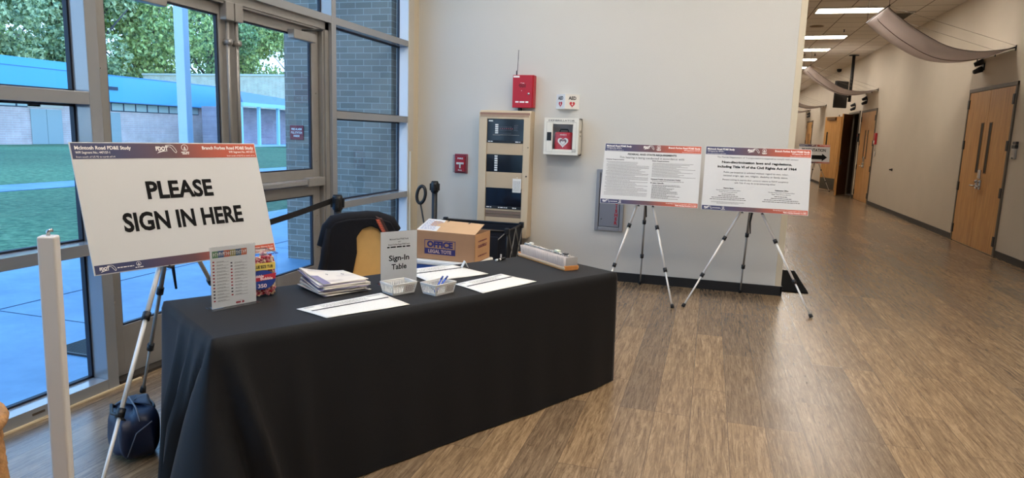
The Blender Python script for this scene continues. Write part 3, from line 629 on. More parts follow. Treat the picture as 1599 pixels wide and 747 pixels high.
for a, b in ((1.062, 1.325), (.735, .932), (.34, .555)): names.append(obj('window', MB().rbox(-.207, .222, -.166, -.156, a, b, .002), DK, door))
lb = MB(); lb.rbox(-.207, .222, -.176, -.166, 1.062, 1.09, .002); lb.rbox(-.207, .222, -.176, -.166, .318, .35, .002); obj('label_strip', lb, BLACK, door)
k = MB()
for i in range(5): k.rbox(-.112, -.075, -.169, -.166, 1.166 + i * .022, 1.182 + i * .022, .001)
k.rbox(-.19, -.14, -.169, -.166, 1.298, 1.312, .001)
for i in range(7): k.rbox(-.11, -.075, -.169, -.166, .748 + i * .026, .766 + i * .026, .001)
obj('button', k, WHITE, names[0])
k = MB()
for i in range(7): k.box(-.055 + i * .023, -.048 + i * .023, -.169, -.166, 1.218, 1.225)
obj('indicator', k, mat('indicator_red', (190, 90, 100), .4), names[0])
k = MB()
for r in range(4):
    for c in range(3): k.box(.11 + c * .017, .12 + c * .017, -.169, -.166, 1.2 + r * .018, 1.209 + r * .018)
for r in range(3):
    for c in range(12): k.box(-.06 + c * .012, -.054 + c * .012, -.169, -.166, 1.168 + r * .034, 1.173 + r * .034)
obj('keypad', k, mat('key_grey', (96, 98, 104), .5), names[0])
k = MB(); k.box(-.14, .17, -.1668, -.166, 1.15, 1.155); k.box(-.14, -.14 + .09, -.1668, -.166, 1.145, 1.149); obj('trim_line', k, GREYINK, names[0])
k = MB(); words(k, -.19, -.12, 1.072, .010, -.1765); words(k, .13, .19, 1.072, .010, -.1765); words(k, -.19, -.13, .33, .010, -.1765); words(k, -.05, .06, .33, .010, -.1765); words(k, .12, .18, .33, .010, -.1765); obj('lettering', k, WINK, door)
obj('slot', MB().box(-.205, .22, -.168, -.1555, .22, .255).box(-.205, .22, -.168, -.1555, .262, .295), mat('slot_brown', (122, 100, 84), .5), door)
obj('lock', MB().tube([(.27, -.18, .70), (.27, -.187, .70)], .009, 12), BLACK, door)
obj('lock', MB().tube([(.28, -.18, .72 + .3), (.28, -.186, .72 + .3)], .006, 10), BLACK, door)
ht = thing('inspection_card', 'white inspection card hanging on the front of the beige alarm cabinet', 'card', (-2.06, 7.19, .945))
obj('card', MB().rbox(-.05, .05, -.003, .003, 0, .155, .001), PAPER, ht); k = MB()
for i in range(8): words(k, -.04, .04, .015 + i * .015, .005, -.0035)
obj('print', k, GREYINK, ht); obj('hook', MB().tube([(0, 0, .155), (0, 0.008, .175)], .003, 6), CHROME, ht)

rb = thing('red_control_box', 'red metal alarm communicator box with a thin antenna above the beige cabinet', 'control box', (-2.045, YW, 1.89))
obj('body', MB().rbox(-.118, .118, -.10, 0, 0, .355, .006), RED, rb); dr = obj('door', MB().rbox(-.122, .105, -.115, -.10, -.003, .352, .004), RED, rb)
obj('key_lock', MB().tube([(.065, -.115, .15), (.065, -.12, .15)], .013, 14), CHROME, dr)
k = MB(); k.box(-.115, -.045, -.1165, -.115, .325, .345); words(k, -.085, .065, .052, .016, -.1165, rnd=random.Random(3)); k.box(-.03, -.018, -.1165, -.115, .265, .269); k.box(-.012, .012, -.1165, -.115, .262, .266); k.box(-.02, -.014, -.1165, -.115, .18, .186)
obj('lettering', k, WINK, dr); k = MB(); words(k, -.05, .03, .245, .008, -.116); words(k, -.05, .03, .232, .008, -.116); words(k, -.04, .03, .219, .008, -.116); obj('small_print', k, mat('dark_red_print', (70, 8, 16), .6), dr)
obj('antenna', MB().tube([(-.098, -.05, .352), (-.098, -.05, .40), (-.09, -.05, .41), (-.083, -.05, .63)], [.008, .007, .003, .003], 8), BLACK, rb)
obj('conduit', MB().rbox(-.07, -.03, -.06, -.02, -.05, 0, .006), BLACK, rb)

# AED sign (V shaped) and cabinet
sg = thing('aed_sign', 'white V-shaped wall sign with AED and red hearts above the defibrillator cabinet', 'sign', (-1.565, YW, 1.886))
obj('sign_body', MB().slab([(-.125, 0), (0, -.115), (.135, 0)], 0, .158), WHITE, sg)
def heart(mb, x, z, s, y, M=None, bolt=None):
    p = []
    for i in range(28):
        t = 2 * pi * i / 28; p.append((x + s * 16 * sin(t) ** 3 / 16 * .5, z + s * (13 * cos(t) - 5 * cos(2 * t) - 2 * cos(3 * t) - cos(4 * t)) / 16 * .5))
    vs = [Vector((a, y, b)) for a, b in p]
    if M: vs = [M @ v for v in vs]
    mb.add(vs, [tuple(range(28))])
def face_M(p0, p1):
    d = Vector((p1[0] - p0[0], p1[1] - p0[1], 0)); L = d.length; return Matrix.Translation((p0[0], p0[1], 0)) @ Matrix.Rotation(atan2(d.y, d.x), 4, 'Z'), L
ML, LL = face_M((-.125, 0), (0, -.115)); MR, LR = face_M((0, -.115), (.135, 0))
k = MB(); h = MB(); bo = MB()
for M, L in ((ML, LL), (MR, LR)):
    txt(k, 'AED', L / 2, .10, .034, .095, y=-.0015, off=.035, M=M); heart(h, L / 2, .052, .068, -.0015, M)
    bo.add([M @ Vector((L / 2 + a, -.003, .05 + b)) for a, b in ((.006, .024), (-.012, -.002), (-.001, -.002), (-.006, -.022), (.012, .006), (.001, .006))], [(0, 1, 2, 5), (2, 3, 4, 5)])
obj('lettering', k, INK, sg); obj('heart', h, mat('heart_red', (190, 30, 44), .5), sg); obj('bolt', bo, WINK, sg)
ac = thing('aed_cabinet', 'white defibrillator wall cabinet with a clear window, mounted below the AED sign', 'wall cabinet', (-1.579, YW, 1.385))
bx = MB(); bx.rbox(-.193, .193, -.18, -.165, 0, .398, .003)
WH2 = mat('cabinet_white', (226, 220, 206), .4)
sh = MB(); sh.box(-.193, .193, -.015, 0, 0, .398); sh.box(-.193, -.18, -.165, 0, 0, .398); sh.box(.18, .193, -.165, 0, 0, .398); sh.box(-.193, .193, -.165, 0, 0, .012); sh.box(-.193, .193, -.165, 0, .386, .398)
obj('housing', sh, WH2, ac)
dr = MB(); dr.rbox(-.193, -.096, -.182, -.165, 0, .398, .003); dr.rbox(.127, .193, -.182, -.165, 0, .398, .003); dr.rbox(-.096, .127, -.182, -.165, 0, .06, .003); dr.rbox(-.096, .127, -.182, -.165, .332, .398, .003)
door = obj('door', dr, WH2, ac)
k = MB(); 
for a in ((-.165, .165, .352, .355), (-.165, .165, .03, .032)): k.box(a[0], a[1], -.183, -.182, a[2], a[3])
k.box(-.165, -.163, -.183, -.182, .03, .352); k.box(.163, .165, -.183, -.182, .03, .352); obj('groove', k, mat('groove_grey', (150, 144, 134), .6), door)
obj('window', MB().box(-.096, .127, -.176, -.172, .06, .332), CLEAR, door)
obj('latch', MB().rbox(-.158, -.109, -.188, -.182, .154, .244, .004), BLACK, door)
k = MB(); txt(k, 'DEFIBRILLATOR', 0, .363, .016, .29, y=-.1828, off=.02); 
for i in range(4): words(k, .125, .17, .035 + i * .009, .004, -.1828)
obj('lettering', k, mat('grey_lettering', (92, 88, 84), .6), door)
obj('hinge', MB().rbox(.193, .20, -.12, -.09, .24, .27).rbox(.193, .20, -.12, -.09, .2, .22), CHROME, ac)
bg_ = thing('defibrillator_case', 'red defibrillator carry case with a white heart inside the wall cabinet', 'case', (-1.565, YW - .09, 1.40))
obj('case_body', MB().rbox(-.10, .10, -.05, .05, 0, .235, .03, seg=4), mat('red_nylon', (200, 24, 40), .6), bg_)
h = MB(); heart(h, 0, .125, .12, -.0515); obj('heart_emblem', h, WINK, bg_); h = MB(); heart(h, 0, .128, .08, -.0522); obj('emblem_inner', h, mat('emblem_grey', (120, 84, 84), .6), bg_)
h = MB(); heart(h, 0, .118, .05, -.0528); obj('emblem_core', h, WINK, bg_)
k = MB(); txt(k, 'PHILIPS', 0, .02, .014, .08, y=-.0515, off=.03); words(k, -.035, .035, .2, .007, -.0515); obj('lettering', k, WINK, bg_)
obj('handle', MB().tube([(-.05, 0, .232), (-.04, 0, .262), (.04, 0, .262), (.05, 0, .232)], .007, 8), BLACK, bg_)
# pull station with clear cover
ps = thing('pull_station', 'red pull station under clear cover on the back wall left of beige cabinet', 'fire alarm', (-2.80, YW, 1.13))
obj('body', MB().rbox(-.06, .06, -.04, 0, .01, .19, .006), RED, ps); k = MB(); k.rbox(-.045, .045, -.052, -.04, .095, .118, .003); k.rbox(-.009, .009, -.052, -.04, .05, .1, .003); obj('pull_handle', k, WHITE, ps)
k = MB(); txt(k, 'FIRE', 0, .155, .018, .07, y=-.0415, off=.04); txt(k, 'PULL', 0, .02, .014, .05, y=-.0415, off=.04); obj('lettering', k, WINK, ps)
obj('cover_base', MB().rbox(-.082, .082, -.012, 0, -.01, .215, .006), mat('cover_red_rim', (150, 40, 60), .4), ps)
cv = MB(); cv.box(-.08, .08, -.07, -.067, 0, .205); cv.box(-.08, -.077, -.07, -.012, 0, .205); cv.box(.077, .08, -.07, -.012, 0, .205); cv.box(-.08, .08, -.07, -.012, 0, .003); cv.box(-.08, .08, -.07, -.012, .202, .205); obj('clear_cover', cv, CLEAR, ps)
# extinguisher cabinet
ex = thing('fire_extinguisher_cabinet', 'grey recessed fire extinguisher cabinet partly behind the left requirements board', 'wall cabinet', (-1.033, YW, .565))
fr = MB(); fr.rbox(-.157, -.118, -.03, 0, 0, .68, .004); fr.rbox(.118, .157, -.03, 0, 0, .68, .004); fr.rbox(-.118, .118, -.03, 0, 0, .04, .004); fr.rbox(-.118, .118, -.03, 0, .64, .68, .004)
GYM = mat('grey_enamel', (152, 152, 156), .35, .3)
obj('frame', fr, GYM, ex); dr = obj('door', MB().rbox(-.112, .112, -.022, 0, .045, .635, .003), mat('grey_door_enamel', (138, 138, 146), .35, .3), ex)
k = MB(); z = .075
for i, ch in enumerate('EXTINGUISHER'[::-1]): txt(k, ch, .078, z + i * .044, .033, y=-.0235, off=.055)
obj('lettering', k, mat('red_lettering', (166, 32, 48), .5), dr); obj('gasket_line', MB().box(-.116, -.112, -.024, 0, .045, .635).box(-.112, .112, -.0225, 0, .041, .045).box(.112, .116, -.024, 0, .045, .635), BLACK, dr)
obj('lock', MB().tube([(-.085, -.022, .13), (-.085, -.026, .13)], .008, 12), CHROME, dr)
# mat beyond the wall end
mt = obj('floor_mat', MB().rbox(.3, 1.115, 7.6, 8.87, .001, .014, .004), mat('black_mat', (16, 15, 15), .95, spec=.1)); tag(mt, 'black floor mat lying just past the end of the white wall', 'mat')

# =================================================================== BOARDS
BWID, BHGT = .955, .633
def band_mat(h0, h1):
    pass
def band(name):
    if name in MATS: return MATS[name]
    m = bpy.data.materials.new(name); m.use_nodes = True; t, b = nodes(m)
    co = t.nodes.new('ShaderNodeTexCoord'); sp = t.nodes.new('ShaderNodeSeparateXYZ'); mr = t.nodes.new('ShaderNodeMapRange'); r = t.nodes.new('ShaderNodeValToRGB')
    mr.inputs['From Min'].default_value = -BWID / 2; mr.inputs['From Max'].default_value = BWID / 2
    t.links.new(co.outputs['Object'], sp.inputs[0]); t.links.new(sp.outputs['X'], mr.inputs[0]); t.links.new(mr.outputs[0], r.inputs[0]); t.links.new(r.outputs[0], b.inputs['Base Color'])
    e = r.color_ramp.elements; e[0].position = .2; e[0].color = lin((46, 50, 88)); e[1].position = .86; e[1].color = lin((190, 80, 50))
    a = e.new(.5); a.color = lin((92, 58, 62)); a = e.new(.66); a.color = lin((156, 70, 50))
    b.inputs['Roughness'].default_value = .5; MATS[name] = m; return m
BAND = band('banner_gradient')
def fdot(mb, x, z, s, y=-.0025):
    txt(mb, 'FDOT', x, z, .019 * s, .062 * s, 'L', y=y, off=.05)
    mb.add([(x + .003 * s, y, z - .016 * s), (x + .012 * s, y, z - .012 * s), (x + .035 * s, y, z - .006 * s), (x + .06 * s, y, z - .0045 * s), (x + .035 * s, y, z - .001 * s), (x + .014 * s, y, z - .006 * s)], [(0, 1, 2, 4, 5), (2, 3, 4)])
    P = [(.052, .026), (.075, .028), (.088, .024), (.098, .01), (.105, -.006), (.1, -.014), (.092, -.006), (.083, .008), (.078, .016), (.066, .02), (.052, .022)]
    for (a, b), (c, d) in zip(P, P[1:] + P[:1]):
        dx, dz = c - a, d - b; L = hypot(dx, dz); nx, nz = -dz / L * .0012, dx / L * .0012
        mb.add([(x + (a - nx) * s, y, z + (b - nz) * s), (x + (c - nx) * s, y, z + (d - nz) * s), (x + (c + nx) * s, y, z + (d + nz) * s), (x + (a + nx) * s, y, z + (b + nz) * s)], [(0, 1, 2, 3)])
def roundel(mb, x, z, r, y=-.0025):
    n = 20
    for k in range(n):
        a, b = 2 * pi * k / n, 2 * pi * (k + 1) / n
        mb.add([(x + r * cos(q) * f, y, z + r * sin(q) * f) for q, f in ((a, .86), (b, .86), (b, 1), (a, 1))], [(0, 1, 2, 3)])
    mb.add([(x - r * .5, y, z - r * .35), (x + r * .5, y, z - r * .35), (x + r * .3, y, z - r * .62), (x - r * .3, y, z - r * .62)], [(0, 3, 2, 1)])
    mb.add([(x - r * .28, y, z - r * .22), (x + r * .28, y, z - r * .22), (x, y, z + r * .6)], [(0, 1, 2)])
def board(name, label, loc, yaw, tilt, body):
    t_ = thing(name, label, 'sign board', loc, (0, 0, 0))
    t_.matrix_world = Matrix.Translation(loc) @ Matrix.Rotation(yaw, 4, 'Z') @ Matrix.Rotation(-tilt, 4, 'X')
    obj('board_panel', MB().rbox(-BWID / 2, BWID / 2, 0, .006, 0, BHGT, .001), FOAM, t_)
    bn = MB(); bn.quad((-.472, -.0012, .552), (.472, -.0012, .552), (.472, -.0012, .628), (-.472, -.0012, .628)); obj('header_banner', bn, BAND, t_, 'printed navy to orange strip')
    bn = MB(); bn.quad((-.472, -.0012, .004), (.472, -.0012, .004), (.472, -.0012, .046), (-.472, -.0012, .046))
    obj('footer_banner', bn, BAND, t_, 'printed navy to orange strip')
    k = MB()
    txt(k, 'McIntosh Road PD&E Study', -.458, .597, .0165, .25, 'L', y=-.0025, off=.025); txt(k, 'WPI Segment No.: 447157-1', -.458, .577, .011, .15, 'L', y=-.0025, off=.01); txt(k, 'from south of US 92 to north of I-4', -.458, .557, .0085, .17, 'L', y=-.0025, off=.0)
    txt(k, 'Branch Forbes Road PD&E Study', .462, .597, .0165, .305, 'R', y=-.0025, off=.025); txt(k, 'WPI Segment No.: 447159-1', .462, .577, .011, .155, 'R', y=-.0025, off=.01); txt(k, 'from south of US 92 to north of I-4', .462, .557, .0085, .17, 'R', y=-.0025, off=.0)
    fdot(k, -.088, .592, 1.0); roundel(k, .062, .606, .018); words(k, .04, .085, .579, .005, -.0025); words(k, .045, .08, .571, .005, -.0025)
    fdot(k, -.452, .021, .68); words(k, -.375, -.30, .022, .004, -.0025); roundel(k, -.277, .031, .011); words(k, -.295, -.258, .012, .004, -.0025)
    txt(k, 'Florida Department of Transportation, District Seven', .462, .029, .0085, .29, 'R', y=-.0025); txt(k, 'Public Hearing, November 14, 2024', .462, .012, .0105, .2, 'R', y=-.0025, off=.03)
    obj('banner_lettering', k, WINK, t_)
    k = MB(); g = MB(); body(k, g)
    if k.v: obj('lettering', k, INK, t_)
    if g.v: obj('body_text', g, mat('body_text_grey', (108, 104, 100), .8), t_)
    return t_
def body1(k, g):
    txt(k, 'PLEASE', 0, .347, .083, .345, y=-.0012, off=.035); txt(k, 'SIGN IN HERE', .003, .192, .085, .625, y=-.0012, off=.035)
board('sign_board', 'large white board reading PLEASE SIGN IN HERE on the easel at table left end', (-2.514, 2.786, .891), 1.227, .295, body1)
def body2(k, g):
    txt(k, 'FEDERAL AND STATE REQUIREMENTS', 0, .515, .017, .48, y=-.0015, off=.03); txt(k, 'This hearing is being conducted in accordance with:', 0, .478, .022, .64, y=-.0015, off=-.004)
    txt(k, 'Federal Requirements', -.452, .458, .010, .18, 'L', y=-.0015, off=.025); txt(k, 'State Requirements', .007, .457, .010, .165, 'L', y=-.0015, off=.025)
    txt(k, 'General Public Involvement Policy', .007, .268, .011, .29, 'L', y=-.0015, off=.03); txt(k, 'Project Specific', .007, .229, .011, .13, 'L', y=-.0015, off=.03)
    r = random.Random(4); z = .437
    while z > .08:
        x0 = -.445 if r.random() < .8 else -.43; words(g, x0, r.uniform(-.2, -.03) if r.random() < .5 else -.02, z, .0036, -.0015, 0, r); z -= r.choice((.0118, .0118, .0135))
    z = .437
    while z > .29: words(g, .012, r.uniform(.2, .45), z, .0036, -.0015, 0, r); z -= .0115
    words(g, .02, .33, .252, .0045, -.0015, 0, r); z = .212
    while z > .07: words(g, .022, r.uniform(.15, .3), z, .0045, -.0015, 0, r); z -= .0105
board('sign_board', 'white FEDERAL AND STATE REQUIREMENTS board on the left easel by the back wall', (-.559, 6.682, .938), .03, .34, body2)
def body3(k, g):
    T = lambda s, x, z, h, w, o=0: txt(k, s, x, z, h, w, y=-.0015, off=o)
    T('The Florida Department of Transportation is required to comply with various', 0, .520, .015, .73, -.003)
    T('Non-discrimination laws and regulations,', -.002, .469, .021, .63, .035); T('including Title VI of the Civil Rights Act of 1964', 0, .424, .022, .71, .035)
    T('Public participation is solicited without regard to race, color,', -.005, .372, .016, .58, -.003); T('national origin, age, sex, religion, disability or family status.', -.005, .340, .016, .58, -.003)
    T('Persons wishing to express their concerns relative to FDOT compliance', -.005, .300, .014, .59, -.003); T('with Title VI may do so by contacting either:', -.005, .272, .014, .37, -.003)
    T('District Seven', -.24, .217, .011, .093, .03); T('Tallahassee Office', .235, .217, .011, .12, .03)
    T('Florida Department of Transportation', -.24, .198, .009, .22); T('Title VI Coordinator', -.24, .180, .009, .17); T('Florida Department of Transportation', .235, .198, .009, .23); T('State Title VI Coordinator', .235, .180, .009, .17)
    r = random.Random(9)
    for c in (-.24, .235):
        for i, hw in enumerate((.06, .09, .15, .165)): words(g, c - hw, c + hw, .160 - i * .0175, .006, -.0015, 0, r)
    for i, hw in enumerate((.15, .10)): words(g, -.24 - hw, -.24 + hw, .082 - i * .012, .004, -.0015, 0, r)
board('sign_board', 'white Non-discrimination laws board on the right hand easel at the end of the back wall', (.427, 6.65, .935), .004, .295, body3)
def body4(k, g):
    txt(k, 'PRESENTATION', -.02, .39, .095, .74, y=-.0015, off=.03)
    k.add([(-.3, -.0015, .13), (.24, -.0015, .13), (.24, -.0015, .07), (.40, -.0015, .2), (.24, -.0015, .33), (.24, -.0015, .27), (-.3, -.0015, .27)], [(0, 1, 5, 6), (2, 3, 4)])
board('sign_board', 'distant white board with a black arrow pointing right toward the open doorway', (3.29, 24.15, .95), .03, .25, body4)

# easels
def easel(label, hub, feet, top_dir, board_z, board_pts):
    hub = Vector(hub); t_ = thing('folding_easel', label, 'easel', (hub.x, hub.y, 0), group='silver folding easels')
    L = lambda p: Vector(p) - Vector((hub.x, hub.y, 0))
    hb = MB(); hb.tube([L(hub) + Vector((0, 0, -.04)), L(hub) + Vector((0, 0, .05))], .03, 12); obj('hub', hb, BLACK, t_)
    for i, f in enumerate(feet):
        f = Vector((f[0], f[1], 0)); d = (f - hub); n = d.normalized(); m_ = LEGD if i == 2 else LEGM
        a, b, c, e = 0.0, .40, .72, 1.0
        lg = MB(); q = lambda s: L(hub + d * s)
        lg.tube([q(a + .02), q(b)], .0125, 10); lg.tube([q(b), q(c)], .0105, 10); lg.tube([q(c), q(e - .02)], .0085, 10)
        lo = obj('leg', lg, m_, t_)
        for s in (b, c): obj('collar', MB().tube([q(s) - n * .02, q(s) + n * .02], .019, 10), BLACK, lo)
        obj('rubber_foot', MB().tube([L(f) - n * .035 + Vector((0, 0, .006)), L(f) + Vector((0, 0, .006))], [.016, .018], 10), RUBBER, lo)
    # mast and top clip
    mast = MB(); tp = hub + Vector(top_dir); mast.tube([L(hub), L(tp)], .0105, 10); obj('mast', mast, LEGM, t_)
    # holders
    for i, p in enumerate(board_pts):
        f = Vector((feet[i][0], feet[i][1], 0)); s = (hub.z - board_z) / hub.z; on = hub + (f - hub) * s
        h = MB(); h.tube([L(on), L(Vector(p))], .006, 8); h.rbox(-.012, .012, -.012, .012, -.008, .0, .002, M=Matrix.Translation(L(Vector(p)))); obj('holder_pin', h, BLACK, t_)
    # carry strap hanging by the rear leg
    st = MB(); n = (Vector((feet[2][0], feet[2][1], 0)) - hub); b0 = L(hub + n * .06) + Vector((.012, -.01, 0))
    st.tube([b0, b0 + Vector((.005, 0, -.14)), b0 + Vector((-.006, .0, -.22)), b0 + Vector((.004, .005, -.34))], [.008, .010, .009, .006], 6); obj('strap', st, BLACK, t_)
    return t_
def bpt(loc, yaw, tilt, x, y=-.004, z=-.004):
    return tuple((Matrix.Translation(loc) @ Matrix.Rotation(yaw, 4, 'Z') @ Matrix.Rotation(-tilt, 4, 'X')) @ Vector((x, y, z)))
easel('silver tripod easel at the table left end holding PLEASE SIGN IN HERE board', (-2.684, 2.835, 1.127), [(-2.33, 1.96), (-2.944, 3.76), (-3.152, 3.024)], (-.03, .01, .3), .89, [bpt((-2.514, 2.786, .891), 1.227, .295, -.13), bpt((-2.514, 2.786, .891), 1.227, .295, .10)])
easel('silver tripod easel holding the FEDERAL AND STATE REQUIREMENTS board', (-.596, 6.85, 1.214), [(-.93, 6.42), (-.241, 6.37), (-.642, 7.31)], (0, .06, .25), .935, [bpt((-.559, 6.682, .938), .03, .34, -.09), bpt((-.559, 6.682, .938), .03, .34, .05)])
easel('silver tripod easel straddling the wall end under the Non-discrimination board', (.412, 6.84, 1.11), [(-.15, 6.46), (1.006, 6.536), (.408, 7.34)], (0, .06, .3), .93, [bpt((.427, 6.65, .935), .004, .295, -.10), bpt((.427, 6.65, .935), .004, .295, .08)])
easel('far silver easel under the arrow board beside the open wooden door', (3.36, 24.45, 1.2), [(2.9, 24.0), (3.93, 24.6), (3.36, 25.2)], (0, .04, .25), .945, [bpt((3.29, 24.15, .95), .03, .25, -.04), bpt((3.29, 24.15, .95), .03, .25, .1)])

# =================================================================== TABLE AND CLOTH
TZ = .74
NL, FR, BR, BL = Vector((-1.874, 2.145)), Vector((-.521, 4.236)), Vector((-1.161, 4.65)), Vector((-2.514, 2.559))
UL = (FR - NL).normalized(); UD = (BL - NL).normalized()      # along length, along depth (away from camera)
TYAW = atan2(UL.y, UL.x)
def tp(a, b):  # a metres along the front edge from NL, b metres back
    p = NL + UL * a + UD * b; return (p.x, p.y)
LEN, DEP = (FR - NL).length, (BL - NL).length
tbl = thing('folding_table', 'long folding table hidden under the black sign-in tablecloth', 'table', (tp(LEN / 2, DEP / 2)[0], tp(LEN / 2, DEP / 2)[1], 0), (0, 0, TYAW))
obj('tabletop', MB().rbox(-LEN / 2 + .012, LEN / 2 - .012, -DEP / 2 + .012, DEP / 2 - .012, TZ - .045, TZ - .008, .006), mat('table_grey', (170, 168, 164), .5), tbl)
for sx in (-1, 1):
    for sy in (-1, 1): obj('leg', MB().tube([(sx * (LEN / 2 - .3), sy * (DEP / 2 - .09), TZ - .045), (sx * (LEN / 2 - .3), sy * (DEP / 2 - .09), .0)], .014, 8), mat('leg_grey', (90, 90, 92), .4, .5), tbl)
    obj('leg_brace', MB().tube([(sx * (LEN / 2 - .3), -DEP / 2 + .09, .15), (sx * (LEN / 2 - .3), DEP / 2 - .09, .15)], .011, 8), mat('leg_grey', (90, 90, 92)), tbl)
def cloth():
    mb = MB(); hl, hd = LEN / 2, DEP / 2; per = 2 * (LEN + DEP); N = 360; rows = 30; R = .02
    def base(s):
        s %= per
        if s < LEN: return Vector((-hl + s, -hd)), Vector((0, -1)), ('F', s)
        s -= LEN
        if s < DEP: return Vector((hl, -hd + s)), Vector((1, 0)), ('R', s)
        s -= DEP
        if s < LEN: return Vector((hl - s, hd)), Vector((0, 1)), ('B', s)
        s -= LEN; return Vector((-hl, hd - s)), Vector((-1, 0)), ('L', s)
    def corner_blend(s):
        p, n, tag_ = base(s); 
        n2 = Vector((0, 0))
        for k in range(-4, 5): n2 += base(s + k * .012)[1]
        return p, n2.normalized(), tag_
    ss = [per * i / N for i in range(N)]
    vs = []; fs = []
    # top surface rings
    for j in range(rows + 1):
        t = j / rows
        for s in ss:
            p, n, (side, q) = corner_blend(s)
            if j == 0: vs.append((p.x - n.x * .018, p.y - n.y * .018, TZ)); continue
            if j == 1: vs.append((p.x - n.x * .004, p.y - n.y * .004, TZ - .004)); continue
            f = (t * rows - 1) / (rows - 1); z = (TZ - .012) * (1 - f) + .006 * f
            dl = min(abs(s), per - s); dr = abs(s - LEN)           # distance to near-left / front-right corners
            flare = 0
            if side == 'F': flare = .13 * f * max(0, 1 - (q / LEN)) ** .6 * 1.0
            if side == 'L': flare = .10 * f * (q / DEP) + .03 * f
            if side == 'R': flare = .02 * f * (1 - q / DEP)
            if side == 'B': flare = .04 * f
            cf = math.exp(-(dl / .16) ** 2) * .08 * f
            fold = .012 * f * sin(s * 9 + 1.3 * sin(s * 3)) + .006 * f * sin(s * 23)
            if side == 'F': fold *= .35 + .65 * max(0, 1 - q / 1.0)
            fold += -.05 * math.exp(-((q - (.0 if side == 'L' else .0)) / .05) ** 2) * 0
            # tucked pleats by the near-left corner
            pl = 0
            if dl < .55:
                sg_ = s if s < per / 2 else s - per
                for c, wd, am in ((-.40, .04, .06), (-.24 + .04 * f, .028, .06), (-.03 - .32 * f + .2 * f * f, .022, -.085), (.10 * f + .01, .025, -.05), (.06 + .16 * f, .03, .05), (.34, .05, .02)):
                    pl += am * math.exp(-((sg_ - c) / wd) ** 2) * min(1, f * 1.8)
            o = R * .3 + flare + cf + fold + pl
            hem = .0
            vs.append((p.x + n.x * o, p.y + n.y * o, max(z, .004)))
    for j in range(rows):
        for i in range(N):
            i2 = (i + 1) % N; fs.append((j * N + i, (j + 1) * N + i, (j + 1) * N + i2, j * N + i2))
    mb.add(vs, fs, 0, True)
    mb.add([v for v in vs[:N]], [tuple(range(N))], 0, False)
    return mb
cmb = cloth(); co_ = obj('tablecloth', cmb, CLOTH); co_.location = tbl.location; co_.rotation_euler = (0, 0, TYAW)
tag(co_, 'black floor length cloth draped over the long sign-in table', 'tablecloth')

# =================================================================== THINGS ON THE TABLE
ZT = TZ + .001
def quadmap(P, u, v):
    a, b, c, d = [Vector(p) for p in P]   # far-left, far-right, near-right, near-left
    t_ = a.lerp(b, u); q = d.lerp(c, u); return t_.lerp(q, v)
def sheet(P, z, label, lines=True):
    ctr = sum((Vector(p) for p in P), Vector((0, 0))) / 4
    t_ = thing('sign_in_sheet', label, 'paper', (ctr.x, ctr.y, z), group='sign-in sheets on the table')
    mb = MB(); n = 10
    def f(u, v):
        q = quadmap(P, u, v) - ctr; return (q.x, q.y, .0018 + .0012 * sin(5 * u + 3 * v) ** 2)
    mb.grid(f, n, n); 
    o = obj('sheet', mb, PAPER, t_); md = o.modifiers.new('thickness', 'SOLIDIFY'); md.thickness = .0012
    k = MB(); g = MB()
    def rect(m, u0, u1, v0, v1):
        m.add([tuple(quadmap(P, u, v) - ctr) + (.0042,) for u, v in ((u0, v1), (u1, v1), (u1, v0), (u0, v0))], [(0, 1, 2, 3)])
    rect(k, .05, .97, .325, .385)
    r = random.Random(len(label))
    for v in (.06, .10): rect(g, .05, .16, v, v + .018); rect(g, .78, .95, v, v + .018)
    for v in (.10, .15, .2, .25):
        u = .22
        while u < .76: l = r.uniform(.015, .05); rect(g, u, min(u + l, .76), v, v + .016); u += l + .01
    for v in (.45, .53, .61, .69, .77, .85, .93): rect(g, .05, .97, v, v + .003)
    obj('table_header', k, INK, t_); obj('print', g, GREYINK, t_)
    return t_
sheet([(-1.832, 2.665), (-1.618, 3.108), (-1.379, 2.952), (-1.621, 2.587)], ZT, 'white sign-in sheet nearest the front table edge, in front of the booklet stack')
sheet([(-1.775, 3.67), (-1.576, 3.99), (-1.253, 3.809), (-1.498, 3.464)], ZT, 'white sign-in sheet lying farthest back, in front of the cardboard box')
sheet([(-1.34, 3.464), (-1.184, 3.841), (-.926, 3.725), (-1.124, 3.327)], ZT, 'white sign-in sheet at the middle of the table right of the pen basket')
